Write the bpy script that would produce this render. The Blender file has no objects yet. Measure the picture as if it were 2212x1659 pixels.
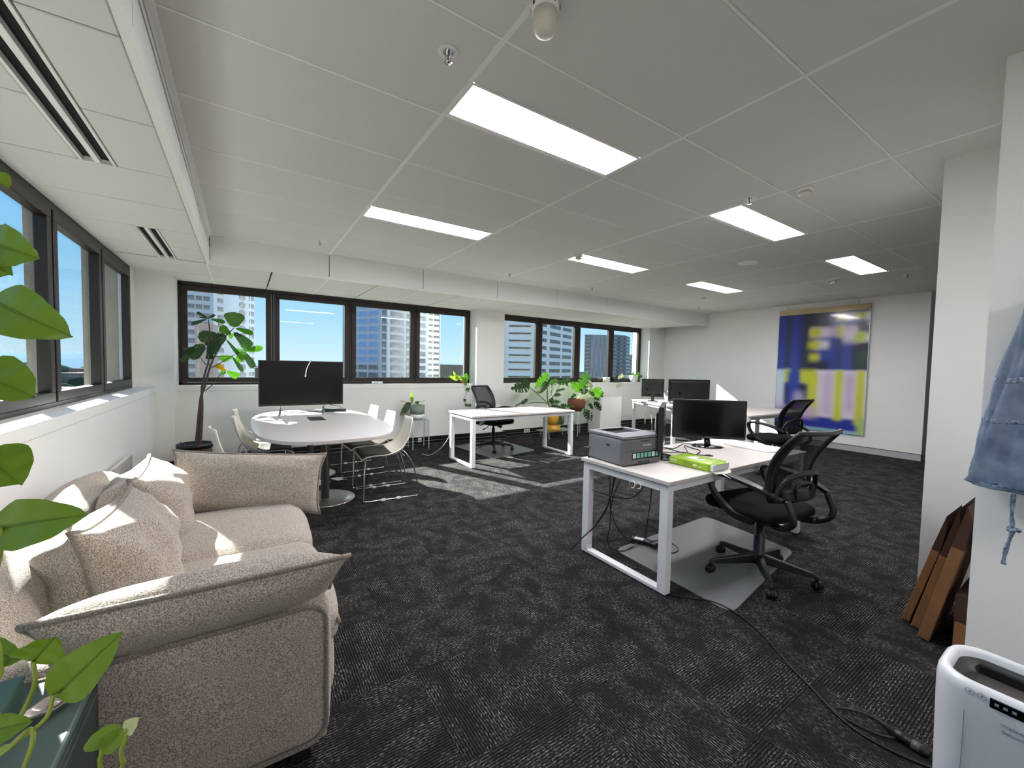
import bpy, math, random
from mathutils import Vector, Matrix, noise as mnoise
import numpy as np
random.seed(7)
C = bpy.context.scene.collection
sc = bpy.context.scene
PI = math.pi

# ------------------------------------------------------------------ camera
def set_camera():
    yaw, pitch, roll = 0.585, -0.0439, 0.0209
    cy, sy = math.cos(yaw), math.sin(yaw)
    f = Vector((sy*math.cos(pitch), cy*math.cos(pitch), math.sin(pitch)))
    r = Vector((cy, -sy, 0.0)); u = r.cross(f)
    r2 = r*math.cos(roll) + u*math.sin(roll)
    u2 = -r*math.sin(roll) + u*math.cos(roll)
    cd = bpy.data.cameras.new('camera')
    cd.sensor_fit = 'HORIZONTAL'; cd.sensor_width = 36.0
    cd.lens = 879.1/2212.0*36.0
    cd.clip_start = 0.02; cd.clip_end = 4000
    co = bpy.data.objects.new('camera', cd); C.objects.link(co)
    m = Matrix(((r2.x, u2.x, -f.x), (r2.y, u2.y, -f.y), (r2.z, u2.z, -f.z)))
    co.matrix_world = Matrix.Translation((0, 0, 1.387)) @ m.to_4x4()
    sc.camera = co
set_camera()

# ------------------------------------------------------------------ sky, sun, exposure
SKY_STRENGTH = 1.2
SUN_STRENGTH = 36.0
PANEL_STRENGTH = 45.0
EXPOSURE = 0.0
SUN_DIR = Vector((0.42, -1.0, -0.70))          # the way the sunlight travels
vs = sc.view_settings
sc.display_settings.display_device = 'sRGB'
vs.view_transform = 'Standard'; vs.look = 'None'; vs.exposure = EXPOSURE; vs.gamma = 1.0
vs.use_curve_mapping = False

def lin(c):
    return tuple((x/12.92 if x <= 0.04045 else ((x+0.055)/1.055)**2.4) for x in c)
def hx(s, a=1.0):
    s = s.lstrip('#')
    return lin(tuple(int(s[i:i+2], 16)/255.0 for i in (0, 2, 4))) + (a,)

w = bpy.data.worlds.new('sky'); sc.world = w; w.use_nodes = True
nt = w.node_tree; nt.nodes.clear()
tc = nt.nodes.new('ShaderNodeTexCoord'); sep = nt.nodes.new('ShaderNodeSeparateXYZ')
rp = nt.nodes.new('ShaderNodeValToRGB'); bg = nt.nodes.new('ShaderNodeBackground'); wo = nt.nodes.new('ShaderNodeOutputWorld')
mp = nt.nodes.new('ShaderNodeMapRange'); mp.inputs['From Min'].default_value = -0.1; mp.inputs['From Max'].default_value = 1.0
nt.links.new(tc.outputs['Generated'], sep.inputs[0]); nt.links.new(sep.outputs['Z'], mp.inputs['Value'])
nt.links.new(mp.outputs[0], rp.inputs[0]); nt.links.new(rp.outputs[0], bg.inputs[0]); nt.links.new(bg.outputs[0], wo.inputs[0])
cr = rp.color_ramp
cr.elements[0].position = 0.0; cr.elements[0].color = hx('#cfd6da')
cr.elements[1].position = 0.085; cr.elements[1].color = hx('#d9eefb')
for p, c in ((0.14, '#bfe3fb'), (0.25, '#92cdf8'), (0.40, '#74b6f2'), (1.0, '#5a97dd')):
    e = cr.elements.new(p); e.color = hx(c)
bg.inputs['Strength'].default_value = SKY_STRENGTH

sl = bpy.data.lights.new('sun', 'SUN'); sl.energy = SUN_STRENGTH; sl.angle = 0.0093; sl.color = (1.0, 0.965, 0.91)
so = bpy.data.objects.new('sun', sl); C.objects.link(so)
so.rotation_euler = SUN_DIR.to_track_quat('-Z', 'Y').to_euler(); so.location = (-10, 30, 25)

# ------------------------------------------------------------------ materials
MATS = {}
def nodemat(name):
    m = bpy.data.materials.new(name); m.use_nodes = True
    n = m.node_tree; b = n.nodes['Principled BSDF']; MATS[name] = m
    return m, n, b
def texco(n, coord='Object', scale=(1, 1, 1)):
    t = n.nodes.new('ShaderNodeTexCoord'); mpp = n.nodes.new('ShaderNodeMapping')
    mpp.inputs['Scale'].default_value = scale
    n.links.new(t.outputs[coord], mpp.inputs['Vector'])
    return mpp.outputs[0]
def mat(name, col, rough=0.5, metal=0.0, spec=0.5, var=None, bump=None, coat=0.0, alpha=None, emit=None, trans=None, ani=None):
    """var = (scale, second colour, amount); bump = (scale, strength, distance)"""
    if name in MATS: return MATS[name]
    m, n, b = nodemat(name)
    c = hx(col) if isinstance(col, str) else tuple(col)+(1.0,)
    b.inputs['Base Color'].default_value = c
    b.inputs['Roughness'].default_value = rough; b.inputs['Metallic'].default_value = metal
    b.inputs['Specular IOR Level'].default_value = spec
    if coat: b.inputs['Coat Weight'].default_value = coat; b.inputs['Coat Roughness'].default_value = 0.08
    if var:
        tx = n.nodes.new('ShaderNodeTexNoise'); tx.inputs['Scale'].default_value = var[0]; tx.inputs['Detail'].default_value = 3
        n.links.new(texco(n, 'Object', ani or (1, 1, 1)), tx.inputs['Vector'])
        mr = n.nodes.new('ShaderNodeMapRange'); mr.inputs['From Min'].default_value = 0.5-var[2]; mr.inputs['From Max'].default_value = 0.5+var[2]
        mx = n.nodes.new('ShaderNodeMix'); mx.data_type = 'RGBA'
        mx.inputs[6].default_value = c; mx.inputs[7].default_value = hx(var[1])
        n.links.new(tx.outputs['Fac'], mr.inputs['Value']); n.links.new(mr.outputs[0], mx.inputs[0]); n.links.new(mx.outputs[2], b.inputs['Base Color'])
    if bump:
        tb = n.nodes.new('ShaderNodeTexNoise'); tb.inputs['Scale'].default_value = bump[0]; tb.inputs['Detail'].default_value = 2
        n.links.new(texco(n, 'Object', ani or (1, 1, 1)), tb.inputs['Vector'])
        bn = n.nodes.new('ShaderNodeBump'); bn.inputs['Strength'].default_value = bump[1]; bn.inputs['Distance'].default_value = bump[2]
        n.links.new(tb.outputs['Fac'], bn.inputs['Height']); n.links.new(bn.outputs[0], b.inputs['Normal'])
    if alpha is not None: b.inputs['Alpha'].default_value = alpha
    if emit: b.inputs['Emission Color'].default_value = hx(emit[0]); b.inputs['Emission Strength'].default_value = emit[1]
    if trans:
        out = n.nodes['Material Output']; tl = n.nodes.new('ShaderNodeBsdfTranslucent'); tl.inputs['Color'].default_value = hx(trans[0])
        ms = n.nodes.new('ShaderNodeMixShader'); ms.inputs[0].default_value = trans[1]
        n.links.new(b.outputs[0], ms.inputs[1]); n.links.new(tl.outputs[0], ms.inputs[2]); n.links.new(ms.outputs[0], out.inputs['Surface'])
    return m
def clearmat(name, tint, reflect=1.0, rough=0.0, base=None, opac=0.0):
    """thin clear sheet: transparent + fresnel gloss (+ a little diffuse for frosted plastics)"""
    if name in MATS: return MATS[name]
    m = bpy.data.materials.new(name); m.use_nodes = True; MATS[name] = m
    n = m.node_tree; n.nodes.clear()
    out = n.nodes.new('ShaderNodeOutputMaterial'); tr = n.nodes.new('ShaderNodeBsdfTransparent'); gl = n.nodes.new('ShaderNodeBsdfGlossy')
    fr = n.nodes.new('ShaderNodeFresnel'); ge = n.nodes.new('ShaderNodeNewGeometry'); ir = n.nodes.new('ShaderNodeMapRange')
    ir.inputs['To Min'].default_value = 1.45; ir.inputs['To Max'].default_value = 1/1.45      # same surface gloss from both sides of the sheet
    n.links.new(ge.outputs['Backfacing'], ir.inputs['Value']); n.links.new(ir.outputs[0], fr.inputs['IOR'])
    mu = n.nodes.new('ShaderNodeMath'); mu.operation = 'MULTIPLY'; mu.inputs[1].default_value = reflect
    ms = n.nodes.new('ShaderNodeMixShader')
    tr.inputs['Color'].default_value = hx(tint); gl.inputs['Roughness'].default_value = rough
    n.links.new(fr.outputs[0], mu.inputs[0]); n.links.new(mu.outputs[0], ms.inputs[0])
    first = tr.outputs[0]
    if opac > 0:
        df = n.nodes.new('ShaderNodeBsdfDiffuse'); df.inputs['Color'].default_value = hx(base)
        m2 = n.nodes.new('ShaderNodeMixShader'); m2.inputs[0].default_value = opac
        n.links.new(tr.outputs[0], m2.inputs[1]); n.links.new(df.outputs[0], m2.inputs[2]); first = m2.outputs[0]
    n.links.new(first, ms.inputs[1]); n.links.new(gl.outputs[0], ms.inputs[2]); n.links.new(ms.outputs[0], out.inputs['Surface'])
    return m

def carpet_mat(name, dark, light, brown):
    m, n, b = nodemat(name)
    L = n.links
    co = texco(n, 'Object')
    oi = n.nodes.new('ShaderNodeObjectInfo')
    # flecks stretched along the rib (local x)
    def nz(scale, detail=2.0, off=0.0):
        mpp = n.nodes.new('ShaderNodeMapping'); mpp.inputs['Scale'].default_value = scale; L.new(co, mpp.inputs['Vector'])
        ad = n.nodes.new('ShaderNodeVectorMath'); ad.operation = 'ADD'
        cb = n.nodes.new('ShaderNodeCombineXYZ'); ml = n.nodes.new('ShaderNodeMath'); ml.operation = 'MULTIPLY'; ml.inputs[1].default_value = 91.0
        L.new(oi.outputs['Random'], ml.inputs[0]); L.new(ml.outputs[0], cb.inputs[0]); L.new(ml.outputs[0], cb.inputs[1])
        L.new(mpp.outputs[0], ad.inputs[0]); L.new(cb.outputs[0], ad.inputs[1])
        t = n.nodes.new('ShaderNodeTexNoise'); t.inputs['Scale'].default_value = 1.0; t.inputs['Detail'].default_value = detail
        L.new(ad.outputs[0], t.inputs['Vector']); return t.outputs['Fac']
    def rng(v, a, c, lo=0.0, hi=1.0):
        r = n.nodes.new('ShaderNodeMapRange'); r.inputs['From Min'].default_value = a; r.inputs['From Max'].default_value = c
        r.inputs['To Min'].default_value = lo; r.inputs['To Max'].default_value = hi; L.new(v, r.inputs['Value']); return r.outputs[0]
    def mul(a, c):
        q = n.nodes.new('ShaderNodeMath'); q.operation = 'MULTIPLY'
        for i, x in enumerate((a, c)):
            if isinstance(x, float): q.inputs[i].default_value = x
            else: L.new(x, q.inputs[i])
        return q.outputs[0]
    def mix(f, a, c):
        q = n.nodes.new('ShaderNodeMix'); q.data_type = 'RGBA'; L.new(f, q.inputs[0])
        for i, x in ((6, a), (7, c)):
            if isinstance(x, tuple): q.inputs[i].default_value = x
            else: L.new(x, q.inputs[i])
        return q.outputs[2]
    wv = n.nodes.new('ShaderNodeTexWave'); wv.wave_type = 'BANDS'; wv.bands_direction = 'Y'
    wv.inputs['Scale'].default_value = 2*PI*88/20.0; wv.inputs['Distortion'].default_value = 0.25; wv.inputs['Detail'].default_value = 1
    L.new(co, wv.inputs['Vector'])
    rib = wv.outputs['Fac']
    fleck = rng(nz((60, 260, 1)), 0.50, 0.68)
    patch = rng(nz((5.5, 9, 1), 4.0), 0.40, 0.62, 0.12, 1.0)
    tint = rng(nz((40, 200, 1)), 0.45, 0.6)
    amt = mul(mul(fleck, patch), rng(rib, 0.15, 0.8, 0.12, 1.0))
    warm = mix(mul(tint, 0.55), hx(light), hx(brown))
    basec = mix(rng(rib, 0.1, 0.7), hx('#0d0d0e'), hx(dark))
    L.new(mix(amt, basec, warm), b.inputs['Base Color'])
    b.inputs['Roughness'].default_value = 0.95; b.inputs['Specular IOR Level'].default_value = 0.12
    bn = n.nodes.new('ShaderNodeBump'); bn.inputs['Strength'].default_value = 0.6; bn.inputs['Distance'].default_value = 0.003
    L.new(rib, bn.inputs['Height']); L.new(bn.outputs[0], b.inputs['Normal'])
    return m

M_WALL = mat('wall_paint', '#eeeeec', 0.75, var=(1.5, '#e9e9e6', 0.35), bump=(220, 0.05, 0.001))
M_TILE = mat('ceiling_tile_board', '#dddcd8', 0.9, spec=0.2, var=(240, '#d3d2ce', 0.25))
M_TEE = mat('ceiling_tee_paint', '#ecebe8', 0.5)
M_DARKGAP = mat('dark_gap', '#0c0c0c', 0.9)
M_SKIRT = mat('black_skirting', '#0b0b0c', 0.4)
M_ALU = mat('aluminium_strip', '#b9bcbd', 0.35, 1.0)
M_SKGREY = mat('grey_skirting', '#b0b2b4', 0.4)
M_FRAME = mat('bronze_frame', '#2e2520', 0.42, 0.2, var=(3, '#261e1a', 0.3))
M_GLASS = clearmat('window_glass', '#f6fbfa', 0.38)
M_CONC = mat('concrete', '#a49b8c', 0.9, var=(2.2, '#83796b', 0.25), bump=(30, 0.3, 0.01))
M_CARPET = carpet_mat('carpet_tile_yarn', '#232326', '#a09c97', '#7d6a5c')

# ------------------------------------------------------------------ mesh builder
class B:
    def __init__(s): s.v = []; s.f = []; s.sm = []; s.mi = []; s.cur = 0
    def add(s, vs_, fs_, smooth=False):
        o = len(s.v); s.v += [tuple(p) for p in vs_]
        for f in fs_: s.f.append(tuple(i+o for i in f)); s.sm.append(smooth); s.mi.append(s.cur)
        return s
    def box(s, x0, x1, y0, y1, z0, z1, M=None):
        p = [(x0, y0, z0), (x1, y0, z0), (x1, y1, z0), (x0, y1, z0), (x0, y0, z1), (x1, y0, z1), (x1, y1, z1), (x0, y1, z1)]
        if M: p = [tuple(M @ Vector(q)) for q in p]
        return s.add(p, [(0, 3, 2, 1), (4, 5, 6, 7), (0, 1, 5, 4), (1, 2, 6, 5), (2, 3, 7, 6), (3, 0, 4, 7)])
    def prism(s, poly, z0, z1, M=None, smooth=False):
        n = len(poly)
        p = [(x, y, z0) for x, y in poly] + [(x, y, z1) for x, y in poly]
        if M: p = [tuple(M @ Vector(q)) for q in p]
        s.add(p, [tuple(reversed(range(n))), tuple(range(n, 2*n))])
        o = len(s.v)-2*n
        for i in range(n):
            j = (i+1) % n
            s.f.append((o+i, o+j, o+n+j, o+n+i)); s.sm.append(smooth); s.mi.append(s.cur)
        return s
    def tube(s, pts, r, n=8, caps=True, closed=False):
        pts = [Vector(p) for p in pts]; k = len(pts)
        rs = r if isinstance(r, (list, tuple)) else [r]*k
        vs_, fs_ = [], []; up = None
        for i, p in enumerate(pts):
            if closed: t = pts[(i+1) % k]-pts[i-1]
            else: t = pts[min(i+1, k-1)]-pts[max(i-1, 0)]
            t = t.normalized() if t.length > 1e-9 else Vector((0, 0, 1))
            if up is None:
                up = t.orthogonal().normalized()
            else:
                up = (up - t*up.dot(t)); up = up.normalized() if up.length > 1e-6 else t.orthogonal().normalized()
            sd = t.cross(up)
            for a in range(n):
                th = 2*PI*a/n; vs_.append(p + (up*math.cos(th)+sd*math.sin(th))*rs[i])
        for i in range(k if closed else k-1):
            j = (i+1) % k
            for a in range(n):
                b_ = (a+1) % n; fs_.append((i*n+a, i*n+b_, j*n+b_, j*n+a))
        if caps and not closed: fs_ += [tuple(reversed(range(n))), tuple(range((k-1)*n, k*n))]
        return s.add(vs_, fs_, True)
    def lathe(s, prof, c=(0, 0, 0), n=28, sx=1.0, sy=1.0, smooth=True):
        vs_, fs_ = [], []
        for r, z in prof:
            for a in range(n):
                th = 2*PI*a/n; vs_.append((c[0]+r*sx*math.cos(th), c[1]+r*sy*math.sin(th), c[2]+z))
        for i in range(len(prof)-1):
            for a in range(n):
                b_ = (a+1) % n; fs_.append((i*n+a, i*n+b_, (i+1)*n+b_, (i+1)*n+a))
        if prof[0][0] > 1e-5: fs_.append(tuple(reversed(range(n))))
        if prof[-1][0] > 1e-5: fs_.append(tuple(range((len(prof)-1)*n, len(prof)*n)))
        return s.add(vs_, fs_, smooth)
    def ball(s, c, r, n=12, m=8, sx=1, sy=1, sz=1):
        prof = [(max(r*math.sin(PI*i/m), 1e-6), -r*math.cos(PI*i/m)*sz) for i in range(m+1)]
        return s.lathe(prof, c, n, sx, sy)
    def grid(s, fn, nu, nv, smooth=True):
        vs_ = [fn(i/nu, j/nv) for j in range(nv+1) for i in range(nu+1)]
        fs_ = [(j*(nu+1)+i, j*(nu+1)+i+1, (j+1)*(nu+1)+i+1, (j+1)*(nu+1)+i) for j in range(nv) for i in range(nu)]
        return s.add(vs_, fs_, smooth)
    def shell(s, fn, nu, nv, th):
        """a sheet of thickness th (callable or number) around fn(u,v)"""
        P = [[Vector(fn(i/nu, j/nv)) for i in range(nu+1)] for j in range(nv+1)]
        top, bot = [], []
        for j in range(nv+1):
            for i in range(nu+1):
                du = P[j][min(i+1, nu)]-P[j][max(i-1, 0)]; dv = P[min(j+1, nv)][i]-P[max(j-1, 0)][i]
                nn = du.cross(dv); nn = nn.normalized() if nn.length > 1e-12 else Vector((0, 0, 1))
                top.append(P[j][i]+nn*th/2); bot.append(P[j][i]-nn*th/2)
        W = nu+1; n0 = W*(nv+1); fs_ = []
        for j in range(nv):
            for i in range(nu):
                a, b_, c, d = j*W+i, j*W+i+1, (j+1)*W+i+1, (j+1)*W+i
                fs_.append((a, b_, c, d)); fs_.append((n0+d, n0+c, n0+b_, n0+a))
        for i in range(nu):
            fs_.append((n0+i, n0+i+1, i+1, i)); q = nv*W; fs_.append((q+i, q+i+1, n0+q+i+1, n0+q+i))
        for j in range(nv):
            a, b_ = j*W, (j+1)*W; fs_.append((a, b_, n0+b_, n0+a)); fs_.append((n0+a+nu, n0+b_+nu, b_+nu, a+nu))
        return s.add(top+bot, fs_, True)
    def rbox(s, c, h, r, n=10, bulge=0.0, wob=0.0, seed=0.0, M=None):
        """soft box: centre c, half sizes h, corner radius r, faces bulging by bulge"""
        c = Vector(c); h = Vector(h); r = min(r, min(h)*0.999); vs_, fs_, key = [], [], {}
        def vert(p):
            k = (round(p[0], 5), round(p[1], 5), round(p[2], 5))
            if k in key: return key[k]
            q = Vector((p[0]*h.x, p[1]*h.y, p[2]*h.z))
            inn = Vector([max(-(h[i]-r), min(h[i]-r, q[i])) for i in range(3)])
            d = q-inn; d = d.normalized() if d.length > 1e-9 else Vector((0, 0, 1))
            o = inn + d*r
            if bulge:
                mx = max(range(3), key=lambda i: abs(p[i])); ot = [i for i in range(3) if i != mx]
                o[mx] += math.copysign(1, p[mx])*bulge*(1-p[ot[0]]**2)*(1-p[ot[1]]**2)
            if wob: o += d*wob*mnoise.noise(Vector((o.x*5+seed, o.y*5, o.z*5)))
            o = o+c
            if M: o = M @ o
            key[k] = len(vs_); vs_.append(o); return key[k]
        g = [math.copysign(abs(-1+2*i/n)**0.8, -1+2*i/n) for i in range(n+1)]
        for ax in range(3):
            for sg in (-1, 1):
                for i in range(n):
                    for j in range(n):
                        q = []
                        for (a, b_) in ((i, j), (i+1, j), (i+1, j+1), (i, j+1)):
                            p = [0, 0, 0]; p[ax] = sg; p[(ax+1) % 3] = g[a]; p[(ax+2) % 3] = g[b_]; q.append(vert(p))
                        if sg < 0: q.reverse()
                        fs_.append(tuple(q))
        return s.add(vs_, fs_, True)
    def build(s, name, m, parent=None, bevel=0.0, seg=2, loc=None, rot=None):
        me = bpy.data.meshes.new(name); me.from_pydata(s.v, [], s.f)
        for x in (m if isinstance(m, (list, tuple)) else [m]): me.materials.append(x)
        me.polygons.foreach_set('use_smooth', s.sm); me.polygons.foreach_set('material_index', s.mi); me.update()
        o = bpy.data.objects.new(name, me); C.objects.link(o)
        if parent: o.parent = parent
        if loc: o.location = loc
        if rot: o.rotation_euler = rot
        if bevel > 0:
            md = o.modifiers.new('bevel', 'BEVEL'); md.width = bevel; md.segments = seg; md.limit_method = 'ANGLE'; md.angle_limit = 0.7
        return o

def tag(o, label=None, cat=None, group=None, kind=None):
    if label: o['label'] = label
    if cat: o['category'] = cat
    if group: o['group'] = group
    if kind: o['kind'] = kind
    return o
def thing(name, label, cat, loc=(0, 0, 0), rz=0.0, group=None):
    o = bpy.data.objects.new(name, None); o.empty_display_size = 0.1; C.objects.link(o)
    o.location = loc; o.rotation_euler = (0, 0, rz)
    return tag(o, label, cat, group)
KIDS = {}
def dup(root, loc, rz, label=None, group=None):
    r = root.copy(); C.objects.link(r); r.location = loc; r.rotation_euler = (0, 0, rz)
    if label: r['label'] = label
    if group: r['group'] = group
    for ch in list(root.children):
        c = ch.copy(); C.objects.link(c); c.parent = r
        for g in list(ch.children):
            d = g.copy(); C.objects.link(d); d.parent = c
    return r
def copy1(o, loc, parent=None, rot=None):
    c = o.copy(); C.objects.link(c); c.location = loc
    if parent: c.parent = parent
    if rot is not None: c.rotation_euler = rot
    return c
def struct(o): o['kind'] = 'structure'; return o
def spline(pts, k=6):
    """Catmull-Rom through pts"""
    P = [Vector(p) for p in pts]; P = [2*P[0]-P[1]]+P+[2*P[-1]-P[-2]]; out = []
    for i in range(1, len(P)-2):
        for j in range(k):
            t = j/k; a, b_, c, d = P[i-1], P[i], P[i+1], P[i+2]
            out.append(0.5*((2*b_)+(-a+c)*t+(2*a-5*b_+4*c-d)*t*t+(-a+3*b_-3*c+d)*t**3))
    out.append(P[-2]); return out
def text(name, body, size, m, parent, loc, rot, ext=0.0004, align='CENTER'):
    cu = bpy.data.curves.new(name, 'FONT'); cu.body = body; cu.size = size; cu.extrude = ext; cu.align_x = align; cu.align_y = 'CENTER'; cu.resolution_u = 2
    tmp = bpy.data.objects.new(name+'_tmp', cu); C.objects.link(tmp); bpy.context.view_layer.update()
    me = bpy.data.meshes.new_from_object(tmp.evaluated_get(bpy.context.evaluated_depsgraph_get()))
    C.objects.unlink(tmp); bpy.data.objects.remove(tmp); bpy.data.curves.remove(cu)
    me.name = name; me.materials.clear(); me.materials.append(m)
    o = bpy.data.objects.new(name, me); C.objects.link(o); o.location = loc; o.rotation_euler = rot
    if parent: o.parent = parent
    return o
# ================================================================== setting
ZC, ZL = 2.70, 2.41                      # main ceiling, low ceiling along the windows
XB, YB = -0.285, 5.43                    # bulkhead faces
XW, YW = -1.05, 6.86                     # inner faces of the window frames
XART = 9.05
TX = [-0.311+1.2*i for i in range(0, 10)]
RY = [0.852+0.6*i for i in range(-6, 9)]

# floor: slab with carpet tiles laid on it
floor = struct(B().box(-1.4, 11.2, -3.2, 7.1, -0.12, -0.006).build('floor', M_DARKGAP))
def in_view(x, y, z):
    f = 879.1; yaw, pitch = 0.585, -0.0439
    cx_, cz_ = x*math.cos(yaw)-y*math.sin(yaw), x*math.sin(yaw)+y*math.cos(yaw)
    if cz_ < 0.25: return None
    u = 1106+f*cx_/cz_; v = 829.5-f*((z-1.387)/cz_-math.tan(pitch))+(u-1106)*0.02
    return (u, v, cz_) if -160 < u < 2370 and -160 < v < 1830 else None
tile_me = None; near_t, far_t = [], []
for ix in range(-3, 23):
    for iy in range(-7, 14):
        cx, cy = 0.137+0.5*ix+0.25, 0.21+0.5*iy+0.25
        if cx-0.25 < -0.95 and cy > -9: pass
        if cx > 9.6 or cy > 6.95: continue
        q = in_view(cx, cy, 0)
        (near_t if q else far_t).append((q[2] if q else 99, ix, iy, cx, cy))
near_t.sort()
far_t += near_t[296:]; near_t = near_t[:296]
t0 = B().box(-0.2494, 0.2494, -0.2494, 0.2494, -0.006, 0.0)
base_tile = None
for d, ix, iy, cx, cy in near_t:
    rz = (0 if (ix+iy) % 2 == 0 else PI/2) + (PI if (ix*7+iy*3) % 5 < 2 else 0)
    if base_tile is None:
        base_tile = t0.build('carpet_tile', M_CARPET, floor, loc=(cx, cy, 0), rot=(0, 0, rz))
    else:
        copy1(base_tile, (cx, cy, 0), floor, (0, 0, rz))
ft = B()
for d, ix, iy, cx, cy in far_t: ft.box(cx-0.2494, cx+0.2494, cy-0.2494, cy+0.2494, -0.006, 0.0)
tag(ft.build('carpet_tile_field', M_CARPET, floor), kind='stuff')

# ceiling: slab, lay-in tiles, tee grid
ceiling = struct(B().box(-1.3, 11.2, -3.2, 7.1, ZC+0.03, ZC+0.15).build('ceiling', M_DARKGAP))
LIGHTS = [(i, j) for i in (1, 3, 5) for j in (1, 4)]+[(1, -5)]        # column (between TX[i] and TX[i+1]), row index
def row(j): return 0.852+0.6*j
tiles = {}
def ctile(x0, x1, y0, y1):
    g = 0.006; w_, h_ = round(x1-x0-2*g, 3), round(y1-y0-2*g, 3); key = (w_, h_)
    c = ((x0+x1)/2, (y0+y1)/2, ZC)
    if key in tiles: copy1(tiles[key], c, ceiling)
    else: tiles[key] = B().box(-w_/2, w_/2, -h_/2, h_/2, 0.0, 0.016).build('ceiling_tile', M_TILE, ceiling, loc=c, bevel=0.003, seg=1)
xs = [XB]+[x for x in TX if x > 0]+[11.0]
rows = [-3.1]+[row(j) for j in range(-5, 8)]+[YB]
for a in range(len(xs)-1):
    for b in range(len(rows)-1):
        x0, x1, y0, y1 = xs[a], xs[a+1], rows[b], rows[b+1]
        lit = any(abs(TX[i]-x0) < 0.01 and abs(row(j)-y0) < 0.01 for i, j in LIGHTS)
        if x0 > 9.4 and (y0 > 2.2): continue
        ctile(x0, x1, y0, y0+0.295 if lit else y1)
for x in xs[1:-1]:
    B().box(x-0.012, x+0.012, -3.1, YB, ZC-0.002, ZC+0.026).build('ceiling_tee', M_TEE, ceiling)
for y in rows[1:-1]:
    B().box(XB, 11.0, y-0.006, y+0.006, ZC-0.0015, ZC+0.026).build('ceiling_tee', M_TEE, ceiling)
B().box(XB, XB+0.024, -3.1, YB, ZC-0.003, ZC+0.02).build('edge_trim', M_TEE, ceiling)
B().box(XB, XART, YB-0.024, YB, ZC-0.003, ZC+0.02).build('edge_trim', M_TEE, ceiling)

# low ceiling strips along both window walls
low = struct(B().box(-1.10, XB-0.05, -3.2, YB+0.05, ZL+0.05, ZL+0.09).box(-1.10, 9.3, YB+0.05, 6.92, ZL+0.05, ZL+0.09).build('ceiling_low', M_DARKGAP))
ltiles = {}
def ltile(x0, x1, y0, y1, g=0.005):
    key = (round(x1-x0, 3), round(y1-y0, 3)); c = ((x0+x1)/2, (y0+y1)/2, ZL)
    if key in ltiles: copy1(ltiles[key], c, low); return
    w_, h_ = key[0]/2-g, key[1]/2-g
    ltiles[key] = B().box(-w_, w_, -h_, h_, 0.0, 0.016).build('ceiling_tile', M_TILE, low, loc=c, bevel=0.003, seg=1)
# left strip: diffusers between x -.70 and -.57
ly = [-3.0, -2.37, -1.77, -1.17, -0.57, 0.03, 0.63, 1.23, 1.83, 2.43, 3.04, 3.64, 4.27, 4.86, 5.43]
SL = [(-0.57, 3.04), (4.27, 5.43)]
for a in range(len(ly)-1):
    y0, y1 = ly[a], ly[a+1]; ym = (y0+y1)/2
    if any(s0 < ym < s1 for s0, s1 in SL):
        ltile(-1.055, -0.695, y0, y1); ltile(-0.555, XB-0.03, y0, y1)
    else: ltile(-1.055, XB-0.03, y0, y1)
B().box(XB-0.03, XB+0.004, -3.1, YB+0.004, ZL-0.006, ZL+0.02).build('edge_trim', M_TEE, low)
for k, (s0, s1) in enumerate(SL):
    t = thing('linear_diffuser', ('long black twin-slot air diffuser in the low ceiling above the left windows', 'short black twin-slot air diffuser in the low ceiling near the window corner')[k], 'air vent', (-0.625, (s0+s1)/2, ZL))
    L = (s1-s0)/2
    B().box(-0.07, 0.07, -L, L, 0.02, 0.03).build('backing', M_DARKGAP, t)
    for x in (-0.064, 0.0, 0.064): B().box(x-(0.012 if x == 0 else 0.006), x+(0.012 if x == 0 else 0.006), -L, L, -0.004, 0.02).build('blade', M_TEE, t)
    for e in (-1, 1): B().box(-0.07, 0.07, e*L-0.006, e*L+0.006, -0.004, 0.02).build('end_cap', M_TEE, t)
# back strip
bx_ = [-1.055, -0.31]+[0.29+0.6*i for i in range(0, 15)]
for a in range(len(bx_)-1):
    x0, x1 = bx_[a], min(bx_[a+1], 9.05)
    if x1 <= x0: continue
    ltile(x0, x1, YB+0.03, 6.26, 0.007); ltile(x0, x1, 6.26, 6.87, 0.007)
B().box(XB-0.03, XART, YB-0.004, YB+0.03, ZL-0.006, ZL+0.02).build('edge_trim', M_TEE, low)
for x in [TX[i] for i in range(0, 8)]:
    B().box(x-0.01, x+0.01, YB+0.03, 6.87, ZL-0.003, ZL+0.01).build('ceiling_tee', M_TEE, low)

# bulkheads (vertical faces between the two ceilings), one board per module
bulk1 = struct(B().box(XB-0.05, XB-0.012, -3.1, YB+0.03, ZL+0.02, ZC+0.03).build('trim_1', M_DARKGAP))
yb = [-3.1, -1.8, -0.6, 0.6, 1.8, 3.0, 4.2, YB]
for a in range(len(yb)-1):
    B().box(XB-0.012, XB, yb[a]+0.003, yb[a+1]-0.003, ZL, 2.585).build('panel', M_WALL, bulk1)
    B().box(XB-0.012, XB, yb[a]+0.003, yb[a+1]-0.003, 2.607, 2.640).build('panel', M_TEE, bulk1)
    B().box(XB-0.012, XB, yb[a]+0.003, yb[a+1]-0.003, 2.662, ZC).build('panel', M_TEE, bulk1)
bulk2 = struct(B().box(XB-0.03, XART, YB+0.012, YB+0.05, ZL+0.02, ZC+0.03).build('trim_2', M_DARKGAP))
xb = [XB]+TX[1:8]+[XART]
for a in range(len(xb)-1):
    B().box(xb[a]+0.004, xb[a+1]-0.004, YB, YB+0.012, ZL, ZC).build('panel', M_WALL, bulk2)
B().box(XB, XART, YB-0.006, YB, ZC-0.014, ZC-0.004).build('edge_trim', M_TEE, bulk2)

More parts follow.
